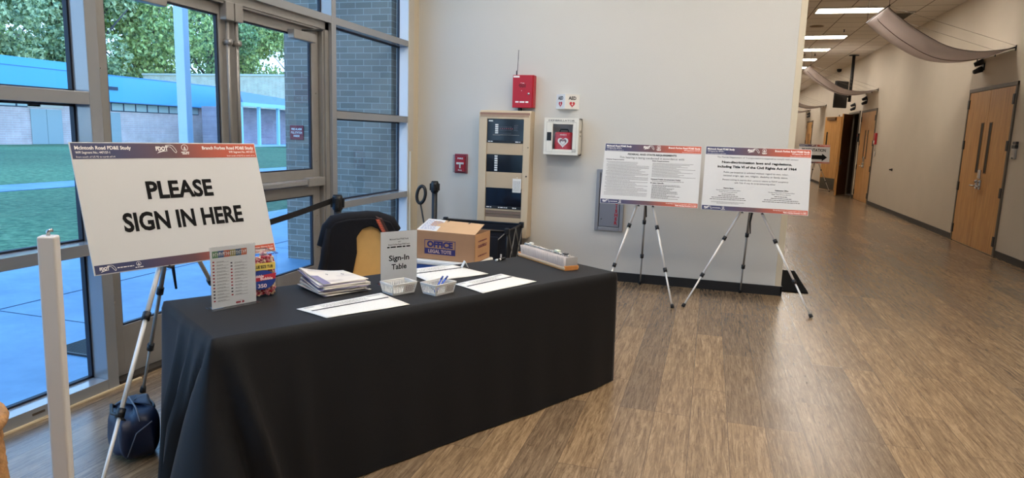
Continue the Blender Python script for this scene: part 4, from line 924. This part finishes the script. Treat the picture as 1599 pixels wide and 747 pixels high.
# booklet stack
r = random.Random(5)
BK = mat('newsprint', (218, 210, 200), .65); BKS = mat('purple_grey_print', (128, 120, 150), .65)
NB = 18
for i in range(NB):
    top = i == NB - 1
    th = .0036; zz = ZT + i * th * .98
    t_ = thing('booklet', 'top booklet of the stack, printed cream page with one corner curling up' if top else 'folded newsletter booklet in the stack beneath the curling top one', 'booklet', (-1.895 + r.uniform(-.013, .013), 3.10 + r.uniform(-.013, .013), zz), (0, 0, TYAW + r.uniform(-.08, .08) + (.06 if top else 0)), 'newsletter booklets in the stack')
    c = .004 + .044 * (i / NB) ** .9
    def f(u, v, c=c, top=top):
        x = (u - .5) * .262; y = (v - .5) * .27; k = v ** 1.3 * max(0, 1.0 - u) ** 1.6
        return (x, y, c * k)
    mb = MB(); mb.grid(f, 10, 10); o = obj('pages', mb, BK if (top or i % 3) else BKS, t_)
    md = o.modifiers.new('thickness', 'SOLIDIFY'); md.thickness = th * .8; md.offset = 1
    if top:
        k = MB()
        def pt(u, v, d=.0042): q = f(u, v); return (q[0], q[1], q[2] + d)
        def pr(m, u0, u1, v0, v1): m.add([pt(u0, v0), pt(u1, v0), pt(u1, v1), pt(u0, v1)], [(0, 1, 2, 3)])
        for vv in (.9, .84, .2, .16, .12): pr(k, .1, .5, vv, vv + .012)
        for vv in (.5, .46, .42): pr(k, .55, .95, vv, vv + .01)
        m = MB(); pr(m, .38, .44, .62, .64); pr(m, .40, .42, .58, .68); pr(m, .72, .80, .60, .63); pr(m, .75, .77, .56, .67); obj('print', k, mat('pale_print', (176, 168, 172), .7), t_); obj('map_mark', m, mat('map_mark_grey', (96, 96, 104), .7), t_)
        b = MB(); b.quad(pt(0, 0), pt(.16, 0), pt(.16, .55), pt(0, .55)); 
        obj('purple_band', b, BKS, t_)
# acrylic sign holders
def holder(label, loc, yaw, w, h, body, tilt=0.0):
    t_ = thing('sign_holder', label, 'sign holder', (loc[0], loc[1], ZT), (0, 0, yaw))
    obj('base_plate', MB().rbox(-w / 2 - .008, w / 2 + .008, -.035, .05, 0, .003, .001), CLEAR, t_)
    obj('insert_sheet', MB().box(-w / 2 + .002, w / 2 - .002, .0005, .0015, .004, h - .002), ACRY, t_)
    obj('front_panel', MB().rbox(-w / 2, w / 2, -.0045, -.002, .002, h, .0006), CLEAR, t_)
    obj('back_panel', MB().rbox(-w / 2, w / 2, .003, .0055, .002, h, .0006), CLEAR, t_)
    body(t_, w, h); return t_
def hb1(t_, w, h):
    cols = [(96, 140, 100), (60, 92, 140), (190, 92, 66), (150, 140, 80), (58, 92, 120), (200, 100, 66)]; x0 = -w / 2 + .012; x1 = w / 2 - .045; n = len(cols)
    for i, c in enumerate(cols):
        b = MB(); b.quad((x0 + (x1 - x0) * i / n, .0002, h - .052), (x0 + (x1 - x0) * (i + 1) / n, .0002, h - .052), (x0 + (x1 - x0) * (i + 1) / n, .0002, h - .02), (x0 + (x1 - x0) * i / n, .0002, h - .02)); obj('header_block', b, mat('header_block_%d' % i, c, .5), t_)
    k = MB(); rr = random.Random(2); x = x0 + .005
    while x < x1 - .008:
        k.box(x, x + .0025, -.0002, .0, h - .045, h - .027); k.box(x, x + .006, -.0002, 0, h - .030 if rr.random() < .5 else h - .037, h - .027 if rr.random() < .5 else h - .033); x += .0092
    obj('header_lettering', k, WINK, t_)
    k = MB(); rd = MB(); bk = MB(); rr = random.Random(3)
    for col, (a, b, nn, top) in enumerate(((x0, x0 + .078, 13, h - .072), (x0 + .088, x1, 11, h - .085))):
        for i in range(nn):
            z = top - i * .0155
            if z < .014: break
            k.box(a + .018, b, -.0001, .0004, z - .004, z - .0028); words(k, a + .02, a + .02 + rr.uniform(.03, .05), z, .0022, 0, 0, rr)
            (rd if rr.random() < .6 else bk).box(a, a + .009, -.0001, .0004, z - .002, z + .0045)
    obj('language_lines', k, mat('grey_rule', (120, 118, 118), .7), t_); obj('red_flag', rd, mat('flag_red', (170, 50, 62), .6), t_); obj('dark_flag', bk, mat('flag_dark', (66, 52, 72), .6), t_)
    k = MB(); words(k, x0 + .11, x0 + .15, .012, .008, -.0002); n = 18
    for i in range(n):
        a, b = 2 * pi * i / n, 2 * pi * (i + 1) / n; k.add([(x0 + .13 + .022 * cos(q) * f_, -.0002, .016 + .009 * sin(q) * f_) for q, f_ in ((a, .9), (b, .9), (b, 1), (a, 1))], [(0, 1, 2, 3)])
    obj('logo_oval', k, mat('flag_red', (170, 50, 62), .6), t_)
holder('clear acrylic holder with a colour headed language list at the left end of the table', (-2.133, 2.607), 1.186, .2285, .296, hb1)
def hb2(t_, w, h):
    k = MB(); txt(k, 'McIntosh Road PD&E Study', .0, .252, .0085, .118, y=0, off=.01); txt(k, 'and', .0, .238, .0075, y=0, off=.01); txt(k, 'Branch Forbes Road PD&E Study', 0, .222, .0085, .135, y=0, off=.01); words(k, -.075, .075, .208, .0075, 0, 0, random.Random(1))
    txt(k, 'Sign-In', 0, .135, .029, .128, y=0, off=.025); txt(k, 'Table', 0, .085, .029, .095, y=0, off=.025)
    obj('lettering', k, INK, t_)
holder('clear acrylic holder with a Sign-In Table sheet standing behind the white baskets', (-1.637, 3.36), .954, .232, .302, hb2)
# candy tub
cj = thing('candy_tub', 'clear square plastic tub of wrapped bubble gum behind the language list holder', 'tub', (-2.185, 2.835, ZT), (0, 0, 1.0))
W_ = .083
sh = MB(); sh.rbox(-W_, W_, -W_, W_, 0, .225, .016, seg=4); obj('tub_wall', sh, CLEAR, cj)
obj('rim', MB().tube([(-W_, -W_, .222), (W_, -W_, .222), (W_, W_, .222), (-W_, W_, .222), (-W_, -W_, .222)], .004, 6), glass_mat('tub_rim', (.65, .7, .8), .1), cj)
cmn = MB(); rr = random.Random(8)
cm_ = []
for i in range(4200):
    x, y, z = rr.uniform(-W_ + .014, W_ - .014), rr.uniform(-W_ + .014, W_ - .014), rr.uniform(.012, .205)
    if y > -W_ + .035 and x < W_ - .035: continue
    M = Matrix.Translation((x, y, z)) @ Euler((rr.uniform(0, 3), rr.uniform(0, 3), rr.uniform(0, 3))).to_matrix().to_4x4()
    cmn.rbox(-.0072, .0072, -.006, .006, -.006, .006, .002, mi=rr.randrange(3), M=M, seg=1)
o = obj('wrapped_gum', cmn, [mat('gum_red', (170, 40, 54), .4), mat('gum_pink', (214, 130, 130), .4), mat('gum_cream', (228, 196, 160), .4)], cj); o['kind'] = 'stuff'
lb = MB(); y_ = -W_ - .0015
lb.quad((-W_ + .014, y_, .142), (W_ - .014, y_, .142), (W_ - .014, y_, .178), (-W_ + .014, y_, .178)); obj('yellow_label', lb, mat('label_yellow', (232, 202, 96), .5), cj)
k = MB(); txt(k, 'VALUE SIZE TUB', 0, .152, .014, .11, y=y_ - .001, off=.03); obj('label_lettering', k, mat('label_dark', (40, 48, 40), .5), cj)
ov = MB(); ov.add([(.068 * cos(2 * pi * i / 32), y_ - .0008, .092 + .05 * sin(2 * pi * i / 32)) for i in range(32)], [tuple(range(32))]); obj('blue_label', ov, mat('label_blue', (36, 62, 140), .45), cj)
rl = MB(); rl.add([(-.074, y_ - .0016, .083), (.066, y_ - .0016, .093), (.072, y_ - .0016, .122), (-.066, y_ - .0016, .112)], [(0, 1, 2, 3)]); obj('logo_ribbon', rl, mat('label_red', (200, 44, 60), .45), cj)
k = MB(); M = Matrix.Rotation(radians(-4), 4, 'Y'); txt(k, 'Dubble', -.022, .106, .013, .06, y=y_ - .0026, off=.03); txt(k, 'Bubble', .022, .092, .013, .062, y=y_ - .0026, off=.03); txt(k, '350', 0, .053, .018, .044, y=y_ - .0026, off=.03); obj('logo_lettering', k, mat('label_pale', (250, 226, 226), .5), cj)
# white slotted baskets
def basket(label, loc, yaw):
    t_ = thing('plastic_basket', label, 'basket', (loc[0], loc[1], ZT), (0, 0, yaw), 'white slotted baskets')
    a0, b0, a1, b1, h = .067, .047, .078, .058, .058
    def P(sx, sy, f): return Vector((sx * (a0 + (a1 - a0) * f), sy * (b0 + (b1 - b0) * f), h * f))
    wl = MB(); cs = [(-1, -1), (1, -1), (1, 1), (-1, 1)]
    def strip(p, q, f0, f1, t=.0022):
        A, B = Vector(p), Vector(q)
        v = []
        for f in (f0, f1):
            for (sx, sy) in (p, q): v.append(P(sx, sy, f))
        n = (v[1] - v[0]).cross(v[2] - v[0]).normalized() * t
        vs = v + [x + n for x in v]; wl.add(vs, [(0, 1, 3, 2), (4, 6, 7, 5), (0, 4, 5, 1), (2, 3, 7, 6), (0, 2, 6, 4), (1, 5, 7, 3)])
    for i in range(4):
        p, q = cs[i], cs[(i + 1) % 4]; strip(p, q, 0, .2); strip(p, q, .82, 1.0)
        n = 13 if i % 2 == 0 else 9
        for k_ in range(n + 1):
            u0 = k_ / (n + .45); u1 = u0 + .5 / (n + 1)
            L = lambda u: (p[0] + (q[0] - p[0]) * u, p[1] + (q[1] - p[1]) * u)
            strip(L(u0), L(min(u1, 1)), .2, .82)
    wl.box(-a0, a0, -b0, b0, 0, .003)
    for i in range(4):
        p, q = P(*cs[i], 1), P(*cs[(i + 1) % 4], 1); wl.tube([p, q], .0032, 6)
    obj('basket_body', wl, WHITE, t_)
    lb_ = MB(); lb_.add([P(-.05, -1.03, .12), P(.86, -1.03, .12), P(.86, -1.06, .88), P(-.05, -1.06, .88)], [(0, 1, 2, 3)]); cd = obj('taped_card', lb_, PAPER, t_)
    k = MB(); rr = random.Random(int(loc[0] * 1000))
    for i in range(4):
        f = .24 + i * .16; x = .08
        while x < .8: l = rr.uniform(.06, .16); k.add([P(x, -1.07, f), P(min(x + l, .82), -1.07, f), P(min(x + l, .82), -1.08, f + .06), P(x, -1.08, f + .06)], [(0, 1, 2, 3)]); x += l + .04
    obj('card_print', k, mat('card_print', (110, 70, 76), .7), cd); return t_
basket('white slotted plastic basket in front of the Sign-In Table holder', (-1.548, 3.172), radians(61)); basket('white slotted plastic basket with blue pens in it, right of the other basket', (-1.352, 3.252), radians(68))
for i, (dx, dy, a, lb_, cc) in enumerate([(0, 0, .3, 'blue pen leaning in the right hand white basket', (40, 84, 190)), (.012, .016, .1, 'second blue pen crossing the first in the right hand basket', (40, 84, 190)), (-.03, .0, 1.2, 'dark pen lying low in the right hand white basket', (24, 24, 34))]):
    t_ = thing('pen', lb_, 'pen', (-1.352 + dx, 3.252 + dy, ZT + .010), (0, 0, a + 1.2), 'pens in the basket'); z0, z1 = (.002, .058) if i < 2 else (.0, .01)
    obj('barrel', MB().tube([(-.045, 0, z0), (.035, 0, z1)], .0045, 8), mat('pen_%d' % cc[2], cc, .3), t_); obj('cap', MB().tube([(.03, 0, z1 - (z1 - z0) * .06), (.052, 0, z1 + (z1 - z0) * .2)], .0052, 8), mat('pen_cap_%d' % cc[2], tuple(int(q * .7) for q in cc), .3), t_)
# small folded card, marker
tg = thing('folded_card', 'tiny white folded card on the corner of the farthest sign-in sheet', 'card', (-1.455, 3.93, ZT + .004), (0, 0, .6))
obj('card', MB().prism([(-.022, 0), (-.020, 0), (0, .038), (.020, 0), (.022, 0), (.001, .042), (-.001, .042)], -.02, .02), PAPER, tg)
mk = thing('marker_pen', 'short black marker with white band lying near the back edge of the table', 'marker', (-1.322, 4.267, ZT), (0, 0, 1.25))
obj('barrel', MB().tube([(-.05, 0, .009), (.02, 0, .009)], .008, 12), WHITE, mk); obj('cap', MB().tube([(.0, 0, .009), (.055, 0, .009)], [.0095, .0085], 12), BLACK, mk); obj('print_band', MB().tube([(-.035, 0, .009), (-.015, 0, .009)], .0086, 12), BLACK, mk)
# badge tray
TY = radians(-42.4)
tr = thing('badge_tray', 'long orange wooden tray filled with clear name badges at the table right end', 'tray', (-1.014, 4.341, ZT), (0, 0, TY))
ORW = mat('orange_wood', (216, 142, 74), .45, noise_amt=.08, noise_scale=30)
TL_ = .285
obj('base', MB().rbox(-TL_, TL_, -.055, .055, 0, .014, .003), ORW, tr)
for s in (-1, 1): obj('end_block', MB().rbox(s * TL_ - .012 if s > 0 else s * TL_, s * TL_ if s > 0 else s * TL_ + .012, -.055, .055, .012, .032, .003), ORW, tr)
for s in (-1, 1): obj('side_rail', MB().rbox(-TL_, TL_, s * .055 - .003, s * .055 + .003, .010, .024, .002), mat('pale_wood', (226, 188, 146), .5), tr)
ep = MB(); ep.rbox(TL_ - .004, TL_ - .0015, -.046, .046, .03, .085, .001); obj('end_window', ep, mat('grey_sleeve', (178, 172, 168), .2), tr)
NBG = 46; rr = random.Random(12)
SLV = mat('badge_sleeve', (232, 224, 220), .22, alpha=.72); CLIPM = mat('clip_metal', (200, 200, 196), .25, .8)
bd = None
for i in range(NBG):
    x = -TL_ + .025 + i * (2 * TL_ - .05) / (NBG - 1)
    if bd is None:
        bd = thing('name_badge', 'clear sleeved name badge with a clip standing in the wooden tray', 'name badge', (0, 0, 0), group='name badges in the tray')
        obj('sleeve', MB().rbox(-.0012, .0012, -.046, .046, 0, .068, .0005), SLV, bd)
        obj('insert', MB().box(-.0004, .0004, -.042, .042, .002, .05), mat('badge_insert', (238, 230, 222), .7), bd)
        obj('clip', MB().rbox(-.004, .004, -.008, .008, .066, .080, .001), CLIPM, bd)
        b = bd
    else: b = copy_thing(bd)
    p = Matrix.Translation((-1.014, 4.341, ZT)) @ Matrix.Rotation(TY, 4, 'Z') @ Vector((x, rr.uniform(-.003, .003), .015))
    b.location = p; b.rotation_euler = (0, 0, 0); b.matrix_world = Matrix.Translation(p) @ Matrix.Rotation(TY + rr.uniform(-.05, .05), 4, 'Z') @ Matrix.Rotation(rr.uniform(-.30, -.12), 4, 'Y')
for x, c, m_, lb_, nm in ((-.20, .012, WHITE, 'white clip lying on the far end of the badges', 'binder_clip'), (.12, .02, mat('pale_green_plastic', (224, 232, 206), .3), 'pale green bundle of clips lying on top of the badges', 'clip_bundle'), (.215, .018, BLACK, 'flat black clip lying on the badges near the tray front end', 'binder_clip')):
    p = Matrix.Translation((-1.014, 4.341, ZT)) @ Matrix.Rotation(TY, 4, 'Z') @ Vector((x, .0, .097)); t_ = thing(nm, lb_, 'clip', p, (0, 0, TY))
    obj('clip_body', MB().rbox(-c, c, -.014, .014, -.003, .010 if m_ != BLACK else .004, .003), m_, t_); obj('wire_handle', MB().tube([(-c * .6, -.01, .006), (0, -.028, .012), (c * .6, -.01, .006)], .0012, 6), CHROME, t_)

# =================================================================== BEHIND THE TABLE
ch = thing('banquet_chair', 'tan upholstered chair behind the table with a black jacket over its back', 'chair', (-2.3, 4.05, 0), (0, 0, .72))
TAN = mat('tan_upholstery', (206, 166, 102), .65, noise_amt=.05, noise_scale=12)
cx = .045
bp = [(cx - .2, .50), (cx + .2, .50), (cx + .215, .78)] + [(cx + .215 * cos(a * pi / 12), .80 + .16 * sin(a * pi / 12)) for a in range(0, 13)] + [(cx - .215, .78)]
bb = MB(); bb.prism(bp, -.028, .03); o = obj('backrest', bb, TAN, ch, fix=True); md = o.modifiers.new('round', 'BEVEL'); md.width = .018; md.segments = 3
obj('seat', MB().rbox(cx - .22, cx + .22, -.46, -.02, .42, .50, .03, seg=3), TAN, ch)
for sx in (-1, 1):
    obj('leg', MB().tube([(cx + sx * .2, -.42, .43), (cx + sx * .21, -.45, 0)], .012, 8), mat('chair_frame_gold', (120, 96, 60), .4, .5), ch)
    obj('leg', MB().tube([(cx + sx * .2, .0, .55), (cx + sx * .2, .0, .40), (cx + sx * .21, .08, 0)], .012, 8), mat('chair_frame_gold', (120, 96, 60), .4, .5), ch)
jk = thing('jacket', 'black jacket draped over the back of the tan chair', 'jacket', (-2.3, 4.05, 0), (0, 0, .72))
JM = mat('black_jacket_knit', (18, 18, 24), .85, spec=.25, bump=.4, bump_scale=14)
out_ = [(-.285, .50), (-.262, .6), (-.235, .70), (-.212, .81), (-.178, .94), (-.15, .975), (-.067, .992), (.08, 1.0), (.15, .995), (.23, .968), (.268, .90), (.285, .75), (.29, .52)]
inn_ = [(.215, .52), (.222, .7), (.205, .82), (.169, .885), (.139, .92), (.094, .942), (.035, .925), (-.005, .868), (-.003, .76), (-.025, .65), (-.06, .50)]
jb = MB(); jb.prism(out_ + inn_, -.058, -.032); o = obj('front_flap', jb, JM, jk, fix=True); md = o.modifiers.new('round', 'BEVEL'); md.width = .011; md.segments = 3
jb = MB(); jb.prism(out_, .036, .062); o = obj('back_panel', jb, JM, jk, fix=True); md = o.modifiers.new('round', 'BEVEL'); md.width = .011; md.segments = 3
jb = MB(); pts_ = out_
n = len(pts_)
for (a, b), (c, d) in zip(pts_[:-1], pts_[1:]):
    L = hypot(c - a, d - b); nx, nz = (d - b) / L * .012, -(c - a) / L * .012
    jb.add([(a, -.05, b), (c, -.05, d), (c, .055, d), (a, .055, b), (a + nx, -.05, b + nz), (c + nx, -.05, d + nz), (c + nx, .055, d + nz), (a + nx, .055, b + nz)], [(0, 1, 2, 3), (7, 6, 5, 4), (0, 4, 5, 1), (3, 2, 6, 7)])
jb.tube([(x, 0.0, z - .008) for x, z in pts_[3:11]], .052, 10); obj('shoulder_fold', jb, JM, jk, fix=True)
fb = MB(); fb.tube([(-.19, -.035, .93), (-.215, -.045, .78), (-.235, -.045, .62), (-.27, -.045, .5)], [.02, .028, .028, .026], 12); obj('sleeve', fb, JM, jk)
ly = thing('lanyard', 'orange lettered strap lying over the right shoulder of the black jacket', 'lanyard', (-2.3, 4.05, 0), (0, 0, .72))
lm = MB(); lm.add([(.112, -.02, 1.03), (.155, -.02, 1.028), (.13, -.06, 1.0), (.172, -.06, .985), (.175, -.066, .89), (.222, -.066, .885)], [(0, 1, 3, 2), (2, 3, 5, 4)]); o = obj('strap', lm, mat('dark_strap', (52, 28, 26), .7), ly)
k = MB(); rr = random.Random(6)
for i in range(16):
    f = i / 16; x = .134 + .048 * f; z = .99 - .098 * f; k.box(x - .016 + rr.uniform(0, .004), x + .014, -.0685, -.0675 + .001, z - .0032, z - .0008)
    if i % 2: k.box(x - .004, x + .001, -.069, -.068, z - .006, z + .001)
obj('strap_lettering', k, mat('orange_print', (226, 110, 84), .6), ly)

# cardboard box on a blue tote
CARD = mat('brown_cardboard', (176, 130, 92), .75, noise_amt=.04, noise_scale=9); CARDL = mat('light_cardboard', (208, 166, 122), .75, noise_amt=.04, noise_scale=9)
cb = thing('cardboard_box', 'brown cardboard box printed OFFICE LEGAL TOTE with its lid flap ajar', 'cardboard box', (-2.34, 5.776, .39), (0, 0, -.055))
bw, bd_, bh = .305, .38, .268; t = .005
bxm = MB(); bxm.box(-bw, bw, 0, t, 0, bh); bxm.box(-bw, bw, bd_ - t, bd_, 0, bh); bxm.box(-bw, -bw + t, 0, bd_, 0, bh); bxm.box(-bw, bw, 0, bd_, 0, t); obj('box_body', bxm, CARD, cb)
obj('side_panel', MB().box(bw - t, bw, 0, bd_, 0, bh), mat('side_cardboard', (198, 150, 106), .75, noise_amt=.04, noise_scale=9), cb)
fl_ = MB(); fl_.add([(-bw, 0, bh), (bw, 0, bh), (bw + .0, .224, bh + .073), (-bw + .02, .224, bh + .084), (-bw, 0, bh + .004), (bw, 0, bh + .004), (bw + .0, .224, bh + .077), (-bw + .02, .224, bh + .088)], [(0, 1, 2, 3), (7, 6, 5, 4), (0, 4, 5, 1), (1, 5, 6, 2), (2, 6, 7, 3), (3, 7, 4, 0)]); fo = obj('front_flap', fl_, CARDL, cb)
def onflap(x, v, d=.0055): return (x + .02 * v, .224 * v, bh + .084 * v - .011 * v * (x + bw) / (2 * bw) + d)
sl_ = MB(); sl_.add([onflap(-bw + .002, .02), onflap(-bw + .21, .02), onflap(-bw + .19, 1.0), onflap(-bw + .002, 1.0)], [(0, 1, 2, 3)]); lo = obj('shipping_label', sl_, PAPER, cb)
k = MB(); rr = random.Random(2)
for i in range(9):
    v = .12 + i * .09; x = -bw + .02
    while x < -bw + .16: l = rr.uniform(.01, .035); k.add([onflap(x, v, .007), onflap(x + l, v, .007), onflap(x + l, v + .03, .007), onflap(x, v + .03, .007)], [(0, 1, 2, 3)]); x += l + .008
obj('label_print', k, mat('label_blue_print', (120, 128, 176), .7), lo)
sl_ = MB()
for x in (-.09, .13): sl_.add([onflap(x, .86, .006), onflap(x + .012, .86, .006), onflap(x + .02, 1.0, .006), onflap(x + .004, 1.0, .006)], [(0, 1, 2, 3)])
obj('slot', sl_, BLACK, cb)
NAVY = mat('navy_print', (44, 36, 96), .6)
k = MB(); y_ = -.0008; X0, X1, Z0, Z1 = -.215, .108, .052, .19
k.box(X0, X1, y_ - .0002, y_, Z1 - .006, Z1); k.box(X0, X0 + .006, y_ - .0002, y_, Z0, Z1); k.box(X1 - .006, X1, y_ - .0002, y_, Z0, Z1); k.box(X0, X1, y_ - .0002, y_, Z0, Z0 + .057)
txt(k, 'OFFICE', (X0 + X1) / 2, Z0 + .07, .052, .27, y=y_ - .0006, off=.06); obj('printed_panel', k, NAVY, cb)
k = MB(); txt(k, 'LEGAL TOTE', (X0 + X1) / 2, Z0 + .014, .030, .24, y=y_ - .0012, off=.03); obj('lettering', k, mat('tan_lettering', (206, 170, 150), .6), cb)
k = MB(); MS = Matrix.Translation((bw + .001, 0, 0)) @ Matrix.Rotation(pi / 2, 4, 'Z'); rr = random.Random(1)
for i, z in enumerate((.19, .15, .135, .05)): words(k, .08, .3, z, .011, -.0005, 0, rr)
k.v = [tuple(MS @ Vector(v)) for v in k.v]; obj('side_print', k, mat('maroon_print', (110, 40, 60), .6), cb)
tt = thing('storage_tote', 'blue storage tote with a white lid under the cardboard box', 'tote', (-2.34, 5.95, 0), (0, 0, -.055))
obj('tote_body', MB().rbox(-.30, .30, -.21, .21, 0, .35, .02), mat('tote_blue', (58, 92, 160), .35), tt); obj('lid', MB().rbox(-.345, .345, -.235, .235, .345, .388, .012), WHITE, tt)
obj('lid_ribs', MB().rbox(-.3, .3, -.238, -.234, .35, .362, .001), mat('lid_rib_grey', (196, 194, 190), .4), tt)  # strip slightly greyer than the lid

# folding wagon
wg = thing('folding_wagon', 'black fabric folding utility wagon behind the cardboard box', 'wagon', (-2.4, 6.775, 0))
FABK = mat('wagon_fabric', (20, 22, 30), .8, spec=.35, bump=.25, bump_scale=25)
wx, wy, z0, z1 = .45, .27, .17, .60
tub = MB()
for (a, b, c, d) in ((-wx, wx, -wy, -wy + .01), (-wx, wx, wy - .01, wy), (-wx, -wx + .01, -wy, wy), (wx - .01, wx, -wy, wy)): tub.box(a, b, c, d, z0, z1)
tub.box(-wx, wx, -wy, wy, z0, z0 + .01); obj('fabric_tub', tub, FABK, wg)
rim = MB(); rim.tube([(-wx, -wy, z1), (wx, -wy, z1), (wx, wy, z1 + .01), (-wx, wy, z1 + .01), (-wx, -wy, z1)], .012, 8)
for sx in (-1, 1):
    for sy in (-1, 1): rim.tube([(sx * wx, sy * wy, .12), (sx * wx, sy * wy, z1 + .02)], .011, 8)
obj('rim_frame', rim, BLACK, wg)
xf = MB(); STL = mat('wagon_steel', (120, 118, 116), .4, .6)
for y in (-wy - .014, wy + .014):
    for a, b in ((-wx, 0), (0, wx)): xf.tube([(a, y, z0), (b, y, z1)], .006, 6); xf.tube([(b, y, z0), (a, y, z1)], .006, 6)
for x in (wx + .014,): 
    for a, b in ((-wy, 0), (0, wy)): xf.tube([(x, a, z0), (x, b, z1)], .006, 6); xf.tube([(x, b, z0), (x, a, z1)], .006, 6)
obj('cross_braces', xf, STL, wg)
for sx in (-1, 1):
    for sy in (-1, 1):
        w_ = MB(); w_.tube([(sx * .36, sy * .25 - .025, .09), (sx * .36, sy * .25 + .025, .09)], .088, 20); obj('wheel', w_, RUBBER, wg)
cn = MB()
for x, y in ((wx, wy), (wx, -wy), (-wx, wy)): cn.rbox(x - .025, x + .025, y - .025, y + .025, z1 - .03, z1 + .035, .008)
obj('corner_cap', cn, BLACK, wg)
hn = MB(); hn.tube([(-.46, 0, .2), (-.56, 0, .38), (-.645, 0, .805)], .010, 8)
hn.tube([(-.638 + .05 * sin(2 * pi * i / 24) - .012 * cos(2 * pi * i / 24), 0, .90 - .095 * cos(2 * pi * i / 24)) for i in range(25)], .019, 8); obj('pull_handle', hn, BLACK, wg)
pk = MB(); pk.rbox(.2, .36, -wy - .022, -wy - .005, z0 + .1, z1 - .06, .006); obj('pocket', pk, FABK, wg)
obj('white_tag', MB().box(.385, .40, -wy - .012, -wy - .004, .26, .36), WHITE, wg)

# stanchions
def stanchion(label, loc, h=1.03):
    t_ = thing('belt_stanchion', label, 'stanchion', (loc[0], loc[1], 0), group='black belt stanchions')
    obj('base', MB().lathe([(.17, 0), (.17, .012), (.15, .03), (.05, .05), (.035, .07)], 32), BLACK, t_)
    obj('post', MB().lathe([(.032, .05), (.032, h - .12)], 24), BLACK, t_)
    hd = MB(); hd.lathe([(.034, h - .125), (.044, h - .115), (.044, h - .01), (.038, h)], 24)
    for a in range(4): hd.rbox(-.014, .014, .036, .058, h - .1, h - .02, .004, M=Matrix.Rotation(a * pi / 2 + .4, 4, 'Z'))
    obj('belt_head', hd, BLACK, t_); obj('cap_ring', MB().lathe([(.037, h - .002), (.037, h + .006), (.03, h + .008)], 24), RUBBER, t_); return t_
stanchion('black belt stanchion with its belt pulled out, left of the jacket draped chair', (-3.02, 5.01)); stanchion('black belt stanchion standing by the wall behind the cardboard box', (-2.99, 7.04))
bl = MB()
a = Vector((-3.06, 4.98, .985)); b = Vector((-3.364, 4.07, .80)); n = 24; vs = []
for i in range(n + 1):
    f = i / n; p = a.lerp(b, f); p.z = a.z + (b.z - a.z) * f - .012 * sin(pi * f)
    for dz in (-.024, .024):
        for dd in (-.001, .001): vs.append((p.x + dd, p.y, p.z + dz))
fs = []
for i in range(n):
    q = i * 4; fs += [(q, q + 4, q + 6, q + 2), (q + 1, q + 3, q + 7, q + 5), (q, q + 1, q + 5, q + 4), (q + 2, q + 6, q + 7, q + 3)]
fs += [(0, 2, 3, 1), (n * 4, n * 4 + 1, n * 4 + 3, n * 4 + 2)]
bl.add(vs, fs)
bt = thing('barrier_belt', 'black barrier belt running from the stanchion behind the big board', 'belt', (-3.2, 4.5, 0)); bt.location = (0, 0, 0)
obj('webbing', bl, BLACK, bt); obj('belt_clip', MB().rbox(-3.385, -3.355, 4.04, 4.08, .76, .84, .004), BLACK, bt)

# white post in the foreground
wp = thing('white_post', 'slim white square post in the foreground in front of the left window', 'post', (-1.887, 1.483, 0), (radians(-.3), radians(.6), radians(35)))
PW = mat('post_white', (208, 203, 197), .5)
obj('post_shaft', MB().rbox(-.0245, .0245, -.0245, .0245, .02, 1.255, .007, seg=3), PW, wp); obj('base_plate', MB().lathe([(.16, 0), (.16, .01), (.04, .03)], 28), PW, wp)
obj('cap_hook', MB().tube([(.0, 0, 1.25), (.0, 0, 1.268), (.012, 0, 1.272)], .006, 8), CHROME, wp)

# bag beside the table end
bgm = MB(); NAV = mat('navy_nylon', (14, 26, 54), .45, noise_amt=.08, noise_scale=6, bump=.3, bump_scale=18)
def bf(u, v):
    a = 2 * pi * u; e = pi * (v - .5); ce = abs(cos(e)) ** .35; se = (1 if sin(e) > 0 else -1) * abs(sin(e)) ** .7
    x = .10 * ce * (1 if cos(a) > 0 else -1) * abs(cos(a)) ** .55; y = .17 * ce * (1 if sin(a) > 0 else -1) * abs(sin(a)) ** .55
    w_ = .010 * sin(a * 5 + v * 7); return (x * (1 - .15 * v) + w_ + .02 * sin(e) * .5, y * (1 - .2 * v) + w_, .125 + (.12 + .02 * sin(a + 1)) * se)
bgm.grid(bf, 40, 20)
bag = thing('duffel_bag', 'dark blue soft bag slumped on the floor against the left end of the tablecloth', 'bag', (-2.60, 2.43, 0), (0, 0, radians(57)))
obj('bag_body', bgm, NAV, bag)
hs = MB()
for sgn in (-.6, .6): hs.tube([(sgn * .08, -.10, .20), (sgn * .13, -.07, .235), (sgn * .15, 0, .22), (sgn * .13, .07, .235), (sgn * .08, .10, .20)], .008, 8)
obj('handle', hs, BLACK, bag)
sm = MB()
sm.tube([(.0, -.15, .21), (0, -.08, .25), (0, .08, .255), (0, .15, .21)], .004, 6); sm.tube([(-.06, -.155, .05), (-.02, -.165, .16), (.05, -.155, .2)], .003, 6); obj('piping', sm, mat('piping_grey', (96, 100, 112), .5), bag)

# woven basket cut off by the left edge
wb = thing('woven_basket', 'tan rough woven basket cut off by the left edge of the picture', 'basket', (-1.82, 1.03, 0))
WK = mat('straw_weave', (168, 122, 74), .85, noise_amt=.3, noise_scale=45, bump=.8, bump_scale=60)
def wf(u, v):
    a = 2 * pi * u; rr_ = .19 + .015 * sin(v * 3) + .006 * sin(v * 120) * (1 if int(u * 40) % 2 else -1)
    return (rr_ * cos(a), rr_ * sin(a), v * .84)
wm = MB(); wm.grid(wf, 80, 60); wm.lathe([(.18, .0), (.18, .01)], 24); obj('basket_wall', wm, WK, wb)
obj('rim', MB().tube([(.198 * cos(2 * pi * i / 32), .198 * sin(2 * pi * i / 32), .84) for i in range(33)], .018, 8), WK, wb)
